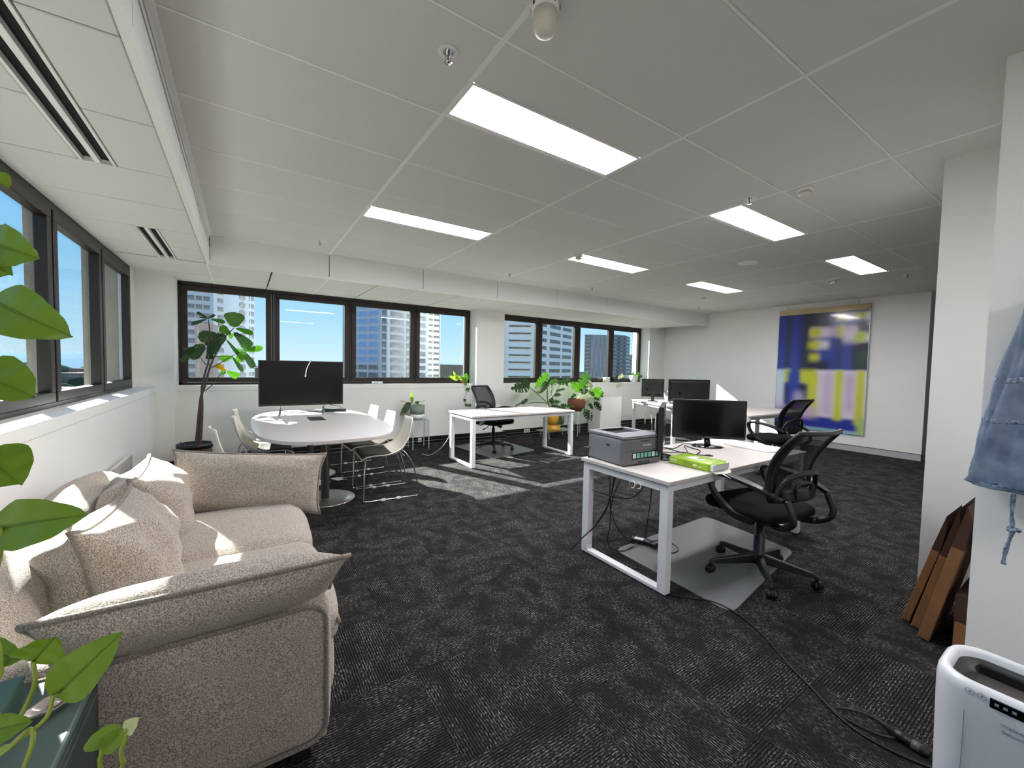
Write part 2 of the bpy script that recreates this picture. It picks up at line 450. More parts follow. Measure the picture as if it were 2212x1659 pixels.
# walls
ZS = 1.05
wl = struct(B().box(-1.32, -0.868, -3.2, 6.45, 0, ZS).box(-1.32, XW, -3.2, -1.0, ZS, ZL+0.03).build('wall_left', M_WALL))
wb = struct(B().box(-1.32, 9.4, 6.70, 7.12, 0, ZS).build('wall_back', M_WALL))
B().box(-1.35, -0.70, 6.45, 7.12, 0, ZL+0.05).build('pier', M_WALL, wb)
B().box(3.57, 4.16, 6.58, 7.12, 0, ZL+0.05).build('pier', M_WALL, wb)
B().box(8.45, 9.4, 6.60, 7.12, 0, ZL+0.05).build('pier', M_WALL, wb)
B().box(-1.35, 9.4, YW+0.0, 6.99, ZL, ZL+0.6).build('lintel', M_WALL, wb)
B().box(-1.09, XW-0.02, -3.2, 7.0, ZL, ZL+0.6).build('lintel', M_WALL, wl)
# the thin crack lines of the sill boards
B().box(-0.70, 8.45, 6.696, 6.702, ZS-0.075, ZS-0.072).build('joint', mat('joint_grey', '#bdbdba', 0.8), wb)
B().box(-0.872, -0.866, -1.0, 6.45, ZS-0.075, ZS-0.072).build('joint', MATS['joint_grey'], wl)
wr = struct(B().box(XART, XART+0.6, 1.76, 7.12, 0, ZC+0.1).build('wall_right', M_WALL))
B().box(XART+0.6, 11.2, 2.2, 2.4, 0, ZC+0.1).build('return_wall', M_WALL, wr)
B().box(11.0, 11.2, -3.2, 2.4, 0, ZC+0.1).build('end_wall', M_WALL, wr)
struct(B().box(3.60, 4.2, -3.2, 0.681, 0, ZC+0.1).build('wall_nook', M_WALL))
struct(B().box(2.635, 3.60, -3.2, 0.337, 0, ZC+0.1).build('wall_near', M_WALL))
struct(B().box(-1.4, 11.2, -3.4, -3.2, 0, ZC+0.1).build('wall_rear', M_WALL))

# skirtings
def duct(name, segs):
    root = None
    for (x0, x1, y0, y1) in segs:
        b = B().box(x0, x1, y0, y1, 0.0, 0.13)
        if root is None: root = struct(b.build(name, M_SKIRT))
        else: b.build('duct', M_SKIRT, root)
        for z in (0.004, 0.058): B().box(x0-0.003, x1+0.003, y0-0.004, y1, z, z+0.010).build('strip', M_ALU, root)
    return root
bs = duct('baseboard_back', [(-0.70, 3.55, 6.66, 6.70), (3.53, 4.20, 6.53, 6.58), (4.18, 8.43, 6.66, 6.70), (8.41, 9.05, 6.56, 6.60), (-0.868, -0.66, 6.41, 6.45)])
B().box(-0.868, -0.83, 3.6, 6.45, 0, 0.13).build('duct', M_SKIRT, bs)
br = struct(B().box(XART-0.014, XART, 1.745, 6.6, 0.0, 0.10).box(XART-0.014, XART+0.6, 1.745, 1.76, 0.0, 0.10).build('baseboard_right', M_SKGREY))
B().box(XART-0.016, XART, 1.743, 6.6, 0.10, 0.108).build('cap', M_DARKGAP, br)

# windows: frame bars, sash leaves with their own glass
def window(name, n, p0, p1, fixed, axis, zb=ZS, zt=2.395, depth=0.09):
    """axis 'x': runs along X at Y = fixed (inside towards -Y); axis 'y': runs along Y at X = fixed (inside towards +X)"""
    def bar(a0, a1, z0, z1, d0, d1, nm, par, m=M_FRAME, bev=0.003):
        b = B()
        if axis == 'x': b.box(a0, a1, fixed+d0, fixed+d1, z0, z1)
        else: b.box(fixed-d1, fixed-d0, a0, a1, z0, z1)
        return b.build(nm, m, par, bevel=bev, seg=1)
    root = None; step = (p1-p0)/n
    f = B()
    for (a0, a1, z0, z1) in ((p0, p1, zb, zb+0.03), (p0, p1, zt-0.03, zt+0.02), (p0, p0+0.028, zb, zt), (p1-0.028, p1, zb, zt)):
        if axis == 'x': f.box(a0, a1, fixed, fixed+depth, z0, z1)
        else: f.box(fixed-depth, fixed, a0, a1, z0, z1)
    root = struct(f.build(name, M_FRAME))
    for k in range(1, n):
        c = p0+step*k; bar(c-0.014, c+0.014, zb, zt, 0.004, depth, 'mullion', root)
    for k in range(n):
        a0, a1 = p0+step*k+(0.030 if k == 0 else 0.018), p0+step*(k+1)-(0.030 if k == n-1 else 0.018); z0, z1 = zb+0.033, zt-0.033; w_ = 0.068
        s = B()
        for (q0, q1, r0, r1) in ((a0, a1, z0, z0+w_), (a0, a1, z1-w_, z1), (a0, a0+w_, z0+w_, z1-w_), (a1-w_, a1, z0+w_, z1-w_)):
            if axis == 'x': s.box(q0, q1, fixed-0.006, fixed+0.06, r0, r1)
            else: s.box(fixed-0.06, fixed+0.006, q0, q1, r0, r1)
        sash = s.build('sash', M_FRAME, root, bevel=0.004, seg=1)
        g0, g1, h0, h1 = a0+w_-0.008, a1-w_+0.008, z0+w_-0.008, z1-w_+0.008
        bar(g0, g1, h0, h1, 0.036, 0.042, 'pane', sash, M_GLASS, 0)
    return root
window('window_1', 4, -0.70, 3.57, YW, 'x')
window('window_2', 4, 4.12, 8.45, YW, 'x')
window('window_3', 6, -0.56, 6.24, XW, 'y', depth=0.055)
wl2 = B().box(-1.32, XW, 6.24, 6.46, ZS, ZL+0.03).build('pier', M_WALL, wl)
# outside ledges and concrete fins of the facade
fx = struct(B().box(-2.6, 10.0, 7.12, 7.35, 0.2, ZS-0.04).build('trim_3', M_CONC))
for y in (2.80, 3.93, 5.06): B().box(-1.165, -1.12, y, y+0.05, 0.2, 3.2).build('fin', M_CONC, fx)
B().box(-1.40, -1.155, 6.235, 6.45, 0.2, 3.2).build('fin', M_CONC, fx)
B().box(-1.5, -1.32, -3, 6.9, -0.5, ZS-0.05).build('ledge', M_CONC, fx)

# this building's unseen outer face, added to bounce sunlight onto the towers
wo_ = struct(B().box(-1.36, 60, 7.13, 7.40, -42, 0.15).build('wall_outer_bounce', M_CONC))
B().box(-1.36, 60, 7.13, 7.40, 3.25, 45).build('upper_face', M_CONC, wo_)
B().box(10.0, 60, 7.13, 7.40, 0.15, 3.25).build('side_face', M_CONC, wo_)

# ceiling luminaires
M_PANEL = mat('light_panel', '#ffffff', 0.5, emit=('#fcf8fa', PANEL_STRENGTH))
LB = {1: {1: 'large lit ceiling panel nearest the sprinkler rose, top of the view', 4: 'lit ceiling panel above the meeting table screen'},
      3: {1: 'lit ceiling panel beside the white-ringed sprinkler', 4: 'lit ceiling panel with a smoke detector at its corner'},
      5: {1: 'lit ceiling panel highest above the painted canvas wall', 4: 'small lit ceiling panel farthest along the window bulkhead'}}
lt = None
for i, j in LIGHTS:
    lab = LB[i].get(j, 'lit ceiling panel overhead behind the viewer, out of the picture')
    c = ((TX[i]+TX[i+1])/2, row(j)+0.4425, ZC)
    if lt is None:
        lt = thing('ceiling_light', lab, 'ceiling light', c, 0, 'recessed ceiling light panels')
        B().box(-0.590, 0.590, -0.150, 0.138, 0.008, 0.014).build('diffuser', M_PANEL, lt)
        fr = B()
        for q in ((-0.594, -0.578, -0.152, 0.140), (0.578, 0.594, -0.152, 0.140), (-0.594, 0.594, -0.152, -0.138), (-0.594, 0.594, 0.126, 0.140)): fr.box(*q, -0.002, 0.016)
        fr.build('frame', M_TEE, lt)
    else: dup(lt, c, 0, lab)
# ================================================================== the city outside
M_WHITEF = mat('facade_white', '#cbd0d5', 0.85, var=(0.15, '#c0c6cc', 0.3))
M_BRIGHTF = mat('facade_bright', '#f7f5f2', 0.85, var=(0.15, '#efeeec', 0.3))
M_CREAMF = mat('facade_cream', '#b8ad9e', 0.85)
M_WINSKY = mat('window_sky_reflection', '#7fa6d8', 0.15, var=(0.6, '#9fc0e8', 0.2))  # blue sky reflection put into the pane colour
M_WING = mat('window_grey', '#5f6468', 0.15, var=(0.5, '#8d8f90', 0.15))
M_WIND = mat('window_dark', '#33383d', 0.15, var=(0.8, '#6d6a63', 0.12))
M_GREYF = mat('facade_grey', '#8b9096', 0.7, var=(0.3, '#6f757b', 0.3))
GZ = -42.0
ground = struct(B().box(-3000, 3500, 12, 3500, GZ-1, GZ).box(-3000, -8, -1500, 12, GZ-1, GZ).build('ground', mat('city_ground', '#565553', 1.0, spec=0.0, var=(0.02, '#464846', 0.3))))
def tower(name, label, poly, z1, m, cat='building'):
    cx = sum(p[0] for p in poly)/len(poly); cy = sum(p[1] for p in poly)/len(poly)
    t = thing(name, label, cat, (cx, cy, GZ))
    B().prism([(x-cx, y-cy) for x, y in poly], 0, z1-GZ).build('wall', m, t)
    B().prism([((x-cx)*1.01, (y-cy)*1.01) for x, y in poly], z1-GZ, z1-GZ+0.6).build('parapet', m, t)
    t['org'] = (cx, cy)
    return t
WM = {}
def wins(t, A, Bp, cols, zs, hgt, m, nm='window', d=0.12, round_=False, off=0.0):
    """windows along the wall from A to Bp (as seen from the room left to right): cols = [(u0,u1)...] fractions, zs = centre heights"""
    ox, oy = t['org']; A = Vector((A[0]-ox, A[1]-oy, 0)); Bq = Vector((Bp[0]-ox, Bp[1]-oy, 0)); L = (Bq-A).length; e = (Bq-A)/L
    ang = math.atan2(e.y, e.x); nrm = Vector((e.y, -e.x, 0))
    for u0, u1 in cols:
        w_ = (u1-u0)*L; key = (t.name, nm, round(w_, 2), round(hgt, 2), m.name, d)
        for z in zs:
            p = A+e*((u0+u1)/2*L)+nrm*off; p.z = z-GZ
            if key in WM: copy1(WM[key], p, t, (0, 0, ang))
            else:
                b = B()
                if round_:
                    b.prism([(w_/2*math.cos(2*PI*i/20), hgt/2*math.sin(2*PI*i/20)) for i in range(20)], -d, d, Matrix.Rotation(PI/2, 4, 'X'))
                else: b.box(-w_/2, w_/2, -d, d, -hgt/2, hgt/2)
                WM[key] = b.build(nm, m, t, loc=p, rot=(0, 0, ang))
def lerp(a, b, u): return (a[0]+(b[0]-a[0])*u, a[1]+(b[1]-a[1])*u)
def ledge(t, A, Bp, u0, u1, z, h, out, m, nm='sunshade'):
    ox, oy = t['org']; a = Vector(lerp(A, Bp, u0)+(0,)); b = Vector(lerp(A, Bp, u1)+(0,)); e = (b-a).normalized(); nrm = Vector((e.y, -e.x, 0))
    a -= Vector((ox, oy, 0)); b -= Vector((ox, oy, 0))
    B().prism([(a.x, a.y), (b.x, b.y), (b.x+nrm.x*out, b.y+nrm.y*out), (a.x+nrm.x*out, a.y+nrm.y*out)][::-1], z-GZ, z-GZ+h).build(nm, m, t)

# tower with the round windows, behind the fig
P0, P1, P2 = (-24.0, 214.0), (-10.2, 215.0), (4.8, 231.0)
t = tower('apartment_tower', 'white apartment tower with a column of round windows behind the fig tree', [(-27.5, 250), P0, P1, P2, (5, 262)], 62, M_WHITEF)
zz = [30.5-3.55*i for i in range(0, 16)]
wins(t, P0, P1, [(0.02+0.185*i, 0.02+0.185*i+0.15) for i in range(5)], zz, 1.9, M_WING)
wins(t, P1, P2, [(0.10, 0.22)], zz, 1.9, M_WIND)
wins(t, P1, P2, [(0.60, 0.765)], [z-0.2 for z in zz], 3.0, M_WING, 'round_window', round_=True)
wins(t, P1, P2, [(0.86, 0.885), (0.92, 0.985)], zz, 2.0, M_WING)
ledge(t, P0, P1, 0.0, 0.02, GZ, 100, 0.6, M_WHITEF, 'rib')
# lower salmon block in front of it
t = tower('salmon_block', 'low salmon coloured block half hidden by the fig leaves', [(-13.2, 172), (-8.2, 170), (-7.4, 182), (-12, 186)], 13.0, mat('facade_salmon', '#c2aa9f', 0.85))
wins(t, (-13.2, 172), (-8.2, 170), [(0.1+0.3*i, 0.32+0.3*i) for i in range(3)], [11-3.4*i for i in range(6)], 1.7, M_CREAMF)

# office tower, left windows coloured with the blue sky they reflect
Q0, Q1, Q2 = (46.1-0.44*9, 227.3+0.9*9), (50.9, 182.2), (74.5, 195.9)
Q0 = (50.9-0.438*26, 182.2+0.899*26); Q1b = (53.6, 182.0); Q2 = (53.6+0.911*26, 182.0+0.411*26)
t = tower('office_tower', 'white office tower with blue sky reflection coloured into its left windows and grey right face', [Q0, Q1, Q1b, Q2, (Q2[0]-20, Q2[1]+42)], 46, M_WHITEF)
zz = [30.6-3.45*i for i in range(0, 14)]
wins(t, Q0, Q1, [(0.18, 0.40), (0.44, 0.66), (0.70, 0.94)], zz[:9], 2.1, M_WINSKY)
wins(t, Q0, Q1, [(0.18, 0.40), (0.44, 0.66), (0.70, 0.94)], zz[9:], 2.1, M_WING)
wins(t, Q1, Q1b, [(0.15, 0.85)], zz, 2.6, M_WING)
wins(t, Q1b, Q2, [(0.07, 0.37), (0.44, 0.63), (0.70, 0.92)], zz, 2.2, M_WING)
for z in zz:
    ledge(t, Q1b, Q2, 0.0, 0.42, z-1.35, 0.25, 0.3, M_WHITEF, 'sill_band')
# smaller white tower beside it
R0, R1 = (80.0, 226.0), (100.8, 233.4)
t = tower('slim_tower', 'slim white office tower right of the one with sky-coloured windows', [R0, R1, (96, 262), (74, 258)], 40, M_WHITEF)
zz = [31.5-3.35*i for i in range(0, 14)]
wins(t, R0, R1, [(0.30, 0.44), (0.53, 0.74), (0.78, 0.97)], zz, 1.35, M_WIND)
ledge(t, R0, R1, 0.45, 0.5, GZ, 80, 0.7, M_WHITEF, 'rib'); ledge(t, R0, R1, 0.985, 1.0, GZ, 80, 0.5, M_WHITEF, 'rib')
# long tan block at eye level
S0, S1 = (196, 452), (226, 440)
t = tower('tan_block', 'long low tan block with vertical ribs beyond the slim tower', [S0, S1, (240, 470), (205, 480)], 1.0, mat('facade_tan', '#8b8274', 0.85))
for i in range(12): ledge(t, S0, S1, 0.02+0.08*i, 0.05+0.08*i, GZ, 42, 0.8, MATS['facade_tan'], 'rib')

# white block with slit windows and sunshades, right bank of windows
T0, T1, T2 = (98.0, 164.0), (116.2, 151.6), (158.5, 171.8)
t = tower('civic_block', 'white concrete block with slit windows under deep sunshades', [T0, T1, T2, (148, 205), (112, 200)], 40, M_BRIGHTF)
zz = [23.4-3.37*i for i in range(0, 13)]
wins(t, T0, T1, [(0.32, 0.78)], zz, 0.65, M_WIND)
for z in zz:
    ledge(t, T0, T1, 0.28, 0.82, z+0.40, 0.16, 1.3, M_BRIGHTF)
    ledge(t, T0, T1, 0.0, 0.27, z-1.6, 0.08, 0.12, MATS['joint_grey'], 'joint')
ledge(t, T0, T1, 0.235, 0.26, GZ, 82, 0.25, M_BRIGHTF, 'rib')
zz = [24.7-3.6*i for i in range(0, 12)]
wins(t, T1, T2, [(0.03, 0.12)], zz, 1.7, M_WIND)
wins(t, T1, T2, [(0.20, 0.46), (0.52, 0.76), (0.81, 0.99)], zz, 1.75, M_WIND)
ledge(t, T1, T2, 0.145, 0.175, GZ, 82, 0.5, M_BRIGHTF, 'rib')
# dark glassy apartment tower
U0, U1, U2, U3 = (231.5, 244.0), (247.0, 231.0), (262.0, 228.0), (276.0, 236.0)
t = tower('dark_tower', 'dark glassy apartment tower with stacked balconies', [U0, U1, U2, U3, (300, 268), (276, 284)], 27.5, M_GREYF)
zz = [25.6-3.0*i for i in range(0, 18)]
wins(t, U0, U1, [(0.02, 0.22)], zz, 1.6, M_WING, 'balcony', d=0.9)
for k in range(14): ledge(t, U0, U1, 0.27+0.052*k, 0.285+0.052*k, GZ+34, 36, 0.4, M_WHITEF, 'fin')
wins(t, U1, U2, [(0.03, 0.40), (0.58, 0.80)], zz, 1.7, M_WING, 'balcony', d=0.8)
wins(t, U1, U2, [(0.42, 0.56), (0.82, 0.97)], zz, 2.0, M_WIND)
wins(t, U2, U3, [(0.03, 0.22), (0.28, 0.46), (0.54, 0.72), (0.80, 0.97)], zz, 1.7, M_WING, 'balcony', d=0.6)
B().box(-10, 8, -10, 12, 27.5-GZ, 29.6-GZ).build('roof_plant', M_GREYF, t)
# pale beige tower shape added for the sunlit reveal's reflection in the pane
t = tower('reflection_tower', 'pale beige tower shape standing in for the sunlit reveal reflection, far right of the dark apartment tower', [(300, 262), (316, 258), (322, 275), (305, 280)], 14.0, M_CREAMF)
wins(t, (300, 262), (316, 258), [(0.1+0.22*i, 0.24+0.22*i) for i in range(4)], [12-3.2*i for i in range(9)], 1.5, M_WING)

# distant low city: uncountable roofs and trees, joined
rnd = random.Random(5)
for nm, m, n, zone in (('distant_city', mat('roof_mix', '#8f8b85', 1.0, spec=0.0, var=(0.05, '#6b5348', 0.2)), 900, 0), ('distant_trees', mat('tree_green', '#3f4f3c', 1.0, spec=0.0), 900, 1)):
    b = B()
    for k in range(n):
        az = rnd.uniform(-2.0, 1.15); d = 90+rnd.random()**1.6*1300
        x, y = d*math.sin(az), d*math.cos(az)
        if x > -30 and y < 60: continue
        if zone == 0:
            s_ = rnd.uniform(4, 14)*(1+d/900); h = rnd.uniform(4, 14)*(1+d/700)+(18 if rnd.random() < 0.06 else 0)
            M = Matrix.Translation((x, y, GZ)) @ Matrix.Rotation(rnd.uniform(0, 3), 4, 'Z'); b.box(-s_, s_, -s_*0.6, s_*0.6, 0, h, M)
        else:
            s_ = rnd.uniform(4, 9)*(1+d/700); b.ball((x, y, GZ+s_*0.5), s_, 6, 4, 1, 1, 0.8)
    tag(b.build(nm, m, ground), kind='stuff')
hb = B()
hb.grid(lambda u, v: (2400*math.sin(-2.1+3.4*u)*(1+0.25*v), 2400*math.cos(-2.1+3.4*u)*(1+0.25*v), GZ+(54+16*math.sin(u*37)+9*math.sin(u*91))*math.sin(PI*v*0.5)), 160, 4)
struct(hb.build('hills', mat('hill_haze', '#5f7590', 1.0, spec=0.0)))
# ================================================================== desks
M_DTOP = mat('desk_top_white', '#cbc6c2', 0.45, var=(160, '#c4bfbb', 0.3))
M_DLEG = mat('desk_leg_white', '#e2e3e5', 0.35)
M_BLK = mat('black_plastic', '#121214', 0.42)
M_BLKG = mat('black_gloss', '#060607', 0.12)
M_CABLE = mat('black_cable', '#0c0c0d', 0.5)
M_WCABLE = mat('white_cable', '#e8e8e6', 0.5)
M_CHROME = mat('chrome', '#c9cbcd', 0.14, 1.0)
M_STEEL = mat('brushed_steel', '#bdbab4', 0.34, 0.85, var=(60, '#8c8985', 0.3), ani=(1, 1, 0.04))
M_SCREEN = mat('screen_black', '#050506', 0.16, spec=0.4)
M_WPL = mat('white_plastic', '#e9e9e6', 0.45)
HD = 0.712                                # desk height
def make_desk(name, label, loc, rz, L=1.8, W=0.75, beam=True):
    """origin at the near-left corner on the floor; long side along local x, depth along local y"""
    t = thing(name, label, 'desk', loc, rz, 'white office desks')
    B().box(0, L, 0, W, HD-0.025, HD).build('desk_top', M_DTOP, t, bevel=0.002, seg=1)
    B().box(0.05, L-0.05, 0.03, 0.06, HD-0.075, HD-0.035).box(0.05, L-0.05, W-0.06, W-0.03, HD-0.075, HD-0.035).build('rail', M_DLEG, t, bevel=0.002, seg=1)
    for x in (0.012, L-0.067):
        lg = thing('leg_frame', None, None); lg.parent = t; lg.location = (x, 0, 0)
        w_, y0, y1 = 0.055, 0.015, W-0.015
        B().box(0, w_, y0, y0+0.06, 0.006, HD-0.033).build('leg', M_DLEG, lg, bevel=0.003, seg=1)
        B().box(0, w_, y1-0.06, y1, 0.006, HD-0.033).build('leg', M_DLEG, lg, bevel=0.003, seg=1)
        B().box(0, w_, y0+0.06, y1-0.06, 0.006, 0.031).build('foot_rail', M_DLEG, lg, bevel=0.003, seg=1)
        B().box(0, w_, y0+0.06, y1-0.06, HD-0.075, HD-0.033).build('top_rail', M_DLEG, lg, bevel=0.003, seg=1)
        B().box(0.005, w_-0.005, y0, y1, 0.0, 0.006).build('glide', M_BLK, lg)
    return t
desk_a = make_desk('office_desk', 'white desk with printer, two monitors and green paper packet on top', (2.125, 1.478, 0), 0, 1.885, 0.765)
desk_b = make_desk('office_desk', 'empty sunlit white desk in front of the monstera plants', (2.535, 4.765, 0), 0, 1.82, 0.74)
desk_c = make_desk('office_desk', 'white desk set at an angle in the far corner with two monitor backs', (6.40, 4.49, 0), math.radians(64), 1.74, 0.0-(-0.75))
desk_c.rotation_euler = (0, 0, math.radians(64)); desk_c.location = (7.05, 4.10, 0)
desk_d = make_desk('office_desk', 'white empty desk end in front of the blue and yellow canvas', (6.37, 3.10, 0), 0, 1.82, 0.78)
# cable clips under the end of the nearest desk
for k, (y, r) in enumerate(((1.70, 0.018), (1.75, 0.022))):
    c = B().tube([(2.118, y+r*math.cos(a), 0.655-r+r*math.sin(a)*1.1) for a in [PI*2*i/14 for i in range(12)]], 0.003, 6)
    o = c.build('cable_clip', M_WPL); tag(o, ('small white cable ring hanging under the end of the nearest desk', 'larger white cable ring hanging beside the small one under the desk')[k], 'clip')

# ================================================================== office swivel chairs
M_MESH = bpy.data.materials.new('chair_mesh'); M_MESH.use_nodes = True
_n = M_MESH.node_tree; _b = _n.nodes['Principled BSDF']; _b.inputs['Base Color'].default_value = hx('#17171a'); _b.inputs['Roughness'].default_value = 0.8; _b.inputs['Alpha'].default_value = 0.62
M_CFAB = mat('chair_fabric', '#101012', 0.95, spec=0.1, var=(300, '#1c1c1f', 0.2))
M_CPL = mat('chair_plastic', '#141416', 0.38, bump=(300, 0.05, 0.0005))
def make_chair(name, label, loc, rz, arms=True, base_rot=0.0, group='black mesh office chairs'):
    """faces local +y; origin under the gas lift on the floor"""
    t = thing(name, label, 'office chair', loc, rz, group)
    # star base
    for k in range(5):
        a = base_rot+2*PI*k/5+0.07; d = Vector((math.cos(a), math.sin(a), 0)); s = Vector((-d.y, d.x, 0))
        b = B(); P = []
        for (r, z, w_, h) in ((0.03, 0.115, 0.026, 0.03), (0.15, 0.10, 0.022, 0.024), (0.30, 0.085, 0.016, 0.016), (0.325, 0.078, 0.014, 0.012)):
            c = d*r+Vector((0, 0, z)); P.append([c-s*w_-Vector((0, 0, h)), c+s*w_-Vector((0, 0, h)), c+s*w_*0.7+Vector((0, 0, h)), c-s*w_*0.7+Vector((0, 0, h))])
        vv = [q for r_ in P for q in r_]; ff = [(3, 2, 1, 0), (12, 13, 14, 15)]
        for i in range(3):
            for j in range(4): ff.append((i*4+j, i*4+(j+1) % 4, (i+1)*4+(j+1) % 4, (i+1)*4+j))
        b.add(vv, ff); leg = b.build('base_arm', M_CPL, t, bevel=0.004, seg=2)
        c = d*0.325
        cs = B().tube([c+Vector((0, 0, 0.05)), c+Vector((0, 0, 0.085))], 0.009, 8)
        e = d*0.012; ws = s if k % 2 else (s*0.6+d*0.8)
        ws = ws.normalized()
        for q in (-1, 1):
            o = c+Vector((0, 0, 0.027))+ws*q*0.015
            cs.tube([o-ws*0.011, o-ws*0.009, o+ws*0.009, o+ws*0.011], [0.020, 0.026, 0.026, 0.020], 14)
        cs.tube([c+Vector((0, 0, 0.03))-ws*0.006, c+Vector((0, 0, 0.03))+ws*0.006], 0.03, 12)
        cs.build('caster', M_BLK, leg)
    B().lathe([(0.045, 0.08), (0.047, 0.13), (0.036, 0.14), (0.034, 0.27), (0.026, 0.275), (0.025, 0.36), (0.015, 0.362), (0.014, 0.44)], n=18).build('gas_lift', M_CPL, t)
    B().box(-0.09, 0.09, -0.13, 0.12, 0.405, 0.435).build('tilt_plate', M_BLK, t, bevel=0.006)
    B().tube(spline([(0.05, 0.02, 0.415), (0.15, 0.03, 0.41), (0.19, 0.04, 0.385), (0.27, 0.06, 0.38)]), 0.006, 6).tube([(0.25, 0.055, 0.38), (0.31, 0.07, 0.372)], [0.008, 0.012], 8).build('height_lever', M_BLK, t)
    B().tube([(0.0, 0.10, 0.41), (0.0, 0.17, 0.40)], [0.025, 0.03], 12).build('tension_knob', M_BLK, t)
    B().rbox((0, 0.02, 0.475), (0.245, 0.24, 0.038), 0.036, 12, bulge=0.018).build('seat', M_CFAB, t)
    B().rbox((0, 0.02, 0.443), (0.23, 0.225, 0.014), 0.012, 8).build('seat_shell', M_CPL, t)
    # backrest: a curved frame with a mesh sheet
    def bp(u, v):                                      # u -1..1 across, v 0..1 up
        w_ = (0.205+0.02*v) * (1.0 - 0.10*(v**4))
        z = 0.585+0.445*v
        y = -0.235-0.06*v-0.10*v*v+0.055*math.sin(PI*v)*0.9 + 0.05*(1-u*u)*(-1.0) + 0.05
        return Vector((u*w_, y, z))
    rim = [bp(-1+2*i/12, 1.0) for i in range(13)]+[bp(1, 1-i/14) for i in range(1, 15)]+[bp(1-2*i/12, 0) for i in range(1, 13)]+[bp(-1, i/14) for i in range(1, 14)]
    B().tube(rim, 0.014, 8, closed=True).build('back_frame', M_CPL, t)
    for q in (-1, 1):
        B().shell(lambda u, v: bp(q*(0.80+0.21*u), v)+Vector((0, -0.004, 0)), 2, 12, 0.018).build('frame_band', M_CPL, t)
    B().shell(lambda u, v: bp(-0.98+1.96*u, v), 12, 14, 0.002).build('back_mesh', M_MESH, t)
    # lumbar yoke behind the mesh
    yk = B()
    yk.tube(spline([bp(-0.98, 0.02)+Vector((0, -0.02, 0)), bp(-0.75, 0.30)+Vector((0, -0.05, 0)), bp(-0.35, 0.40)+Vector((0, -0.06, 0)), bp(0.35, 0.40)+Vector((0, -0.06, 0)), bp(0.75, 0.30)+Vector((0, -0.05, 0)), bp(0.98, 0.02)+Vector((0, -0.02, 0))]), 0.016, 8)
    yk.tube(spline([bp(-0.35, 0.05)+Vector((0, -0.04, 0)), bp(-0.33, 0.24)+Vector((0, -0.05, 0)), bp(0.33, 0.24)+Vector((0, -0.05, 0)), bp(0.35, 0.05)+Vector((0, -0.04, 0))]), 0.011, 8)
    yk.shell(lambda u, v: bp(-0.8+1.6*u, 0.01+0.17*v)+Vector((0, -0.035, 0)), 6, 4, 0.02)
    yk.build('lumbar_support', M_CPL, t)
    for q in (-1, 1):
        B().tube(spline([(q*0.13, -0.10, 0.425), (q*0.17, -0.24, 0.43), (q*0.20, -0.33, 0.50), (q*0.205, -0.29, 0.62)]), [0.02]*19, 8).build('back_bracket', M_CPL, t)
        if arms:
            pts = spline([(q*0.215, -0.10, 0.425), (q*0.27, 0.02, 0.46), (q*0.285, 0.14, 0.56), (q*0.285, 0.185, 0.655), (q*0.28, 0.14, 0.69), (q*0.275, 0.0, 0.69), (q*0.265, -0.14, 0.665), (q*0.235, -0.285, 0.615)], 5)
            n_ = len(pts)
            a = B(); vv, ff = [], []
            for i, p in enumerate(pts):
                tg = (pts[min(i+1, n_-1)]-pts[max(i-1, 0)]).normalized(); sd = Vector((1, 0, 0)); up = tg.cross(sd).normalized()
                f_ = i/(n_-1); w_ = 0.019+0.018*math.exp(-((f_-0.70)/0.2)**2); h = 0.012+0.013*math.exp(-(f_/0.25)**2)
                for (cx, cy) in ((-1, -1), (1, -1), (1, 1), (-1, 1)): vv.append(p+sd*w_*cx+up*h*cy)
            for i in range(n_-1):
                for j in range(4): ff.append((i*4+j, i*4+(j+1) % 4, (i+1)*4+(j+1) % 4, (i+1)*4+j))
            ff += [(3, 2, 1, 0), ((n_-1)*4, (n_-1)*4+1, (n_-1)*4+2, (n_-1)*4+3)]
            a.add(vv, ff, False); a.build('armrest', M_CPL, t, bevel=0.005, seg=2)
    return t
make_chair('office_chair', 'black mesh swivel chair with loop arms at the printer desk', (2.94, 1.335, 0), math.radians(-9), base_rot=math.radians(7))
make_chair('office_chair', 'black mesh swivel chair behind the empty sunlit desk', (3.45, 5.74, 0.004), math.radians(196), base_rot=0.75)
make_chair('office_chair', 'black mesh swivel chair facing the desk by the painted canvas', (6.05, 2.61, 0), math.radians(-11), base_rot=0.6)

# frosted plastic floor mats
M_MATP = clearmat('frosted_mat', '#dfe2e4', 0.8, 0.28, '#8d9194', 0.62)
def floor_mat(label, pts, r=0.09):
    P = [Vector(p+(0,)) for p in pts]; out = []
    for i in range(len(P)):
        a, b, c = P[i-1], P[i], P[(i+1) % len(P)]; p0 = b+(a-b).normalized()*r; p1 = b+(c-b).normalized()*r
        for k in range(6):
            s = k/5; q = p0*(1-s)**2+b*2*s*(1-s)+p1*s*s; out.append((q.x, q.y))
    cx = sum(p[0] for p in out)/len(out); cy = sum(p[1] for p in out)/len(out)
    o = B().prism([(x-cx, y-cy) for x, y in out], 0.0, 0.003).build('chair_mat', M_MATP, loc=(cx, cy, 0.0005))
    tag(o, label, 'floor mat', 'frosted plastic chair mats')
floor_mat('frosted plastic chair mat under the printer desk chair', [(2.36, 2.10), (2.32, 1.18), (3.56, 1.36), (3.66, 2.14)])
floor_mat('frosted plastic chair mat under the empty desk chair', [(3.0, 6.30), (3.10, 5.15), (4.05, 5.35), (4.0, 6.45)])

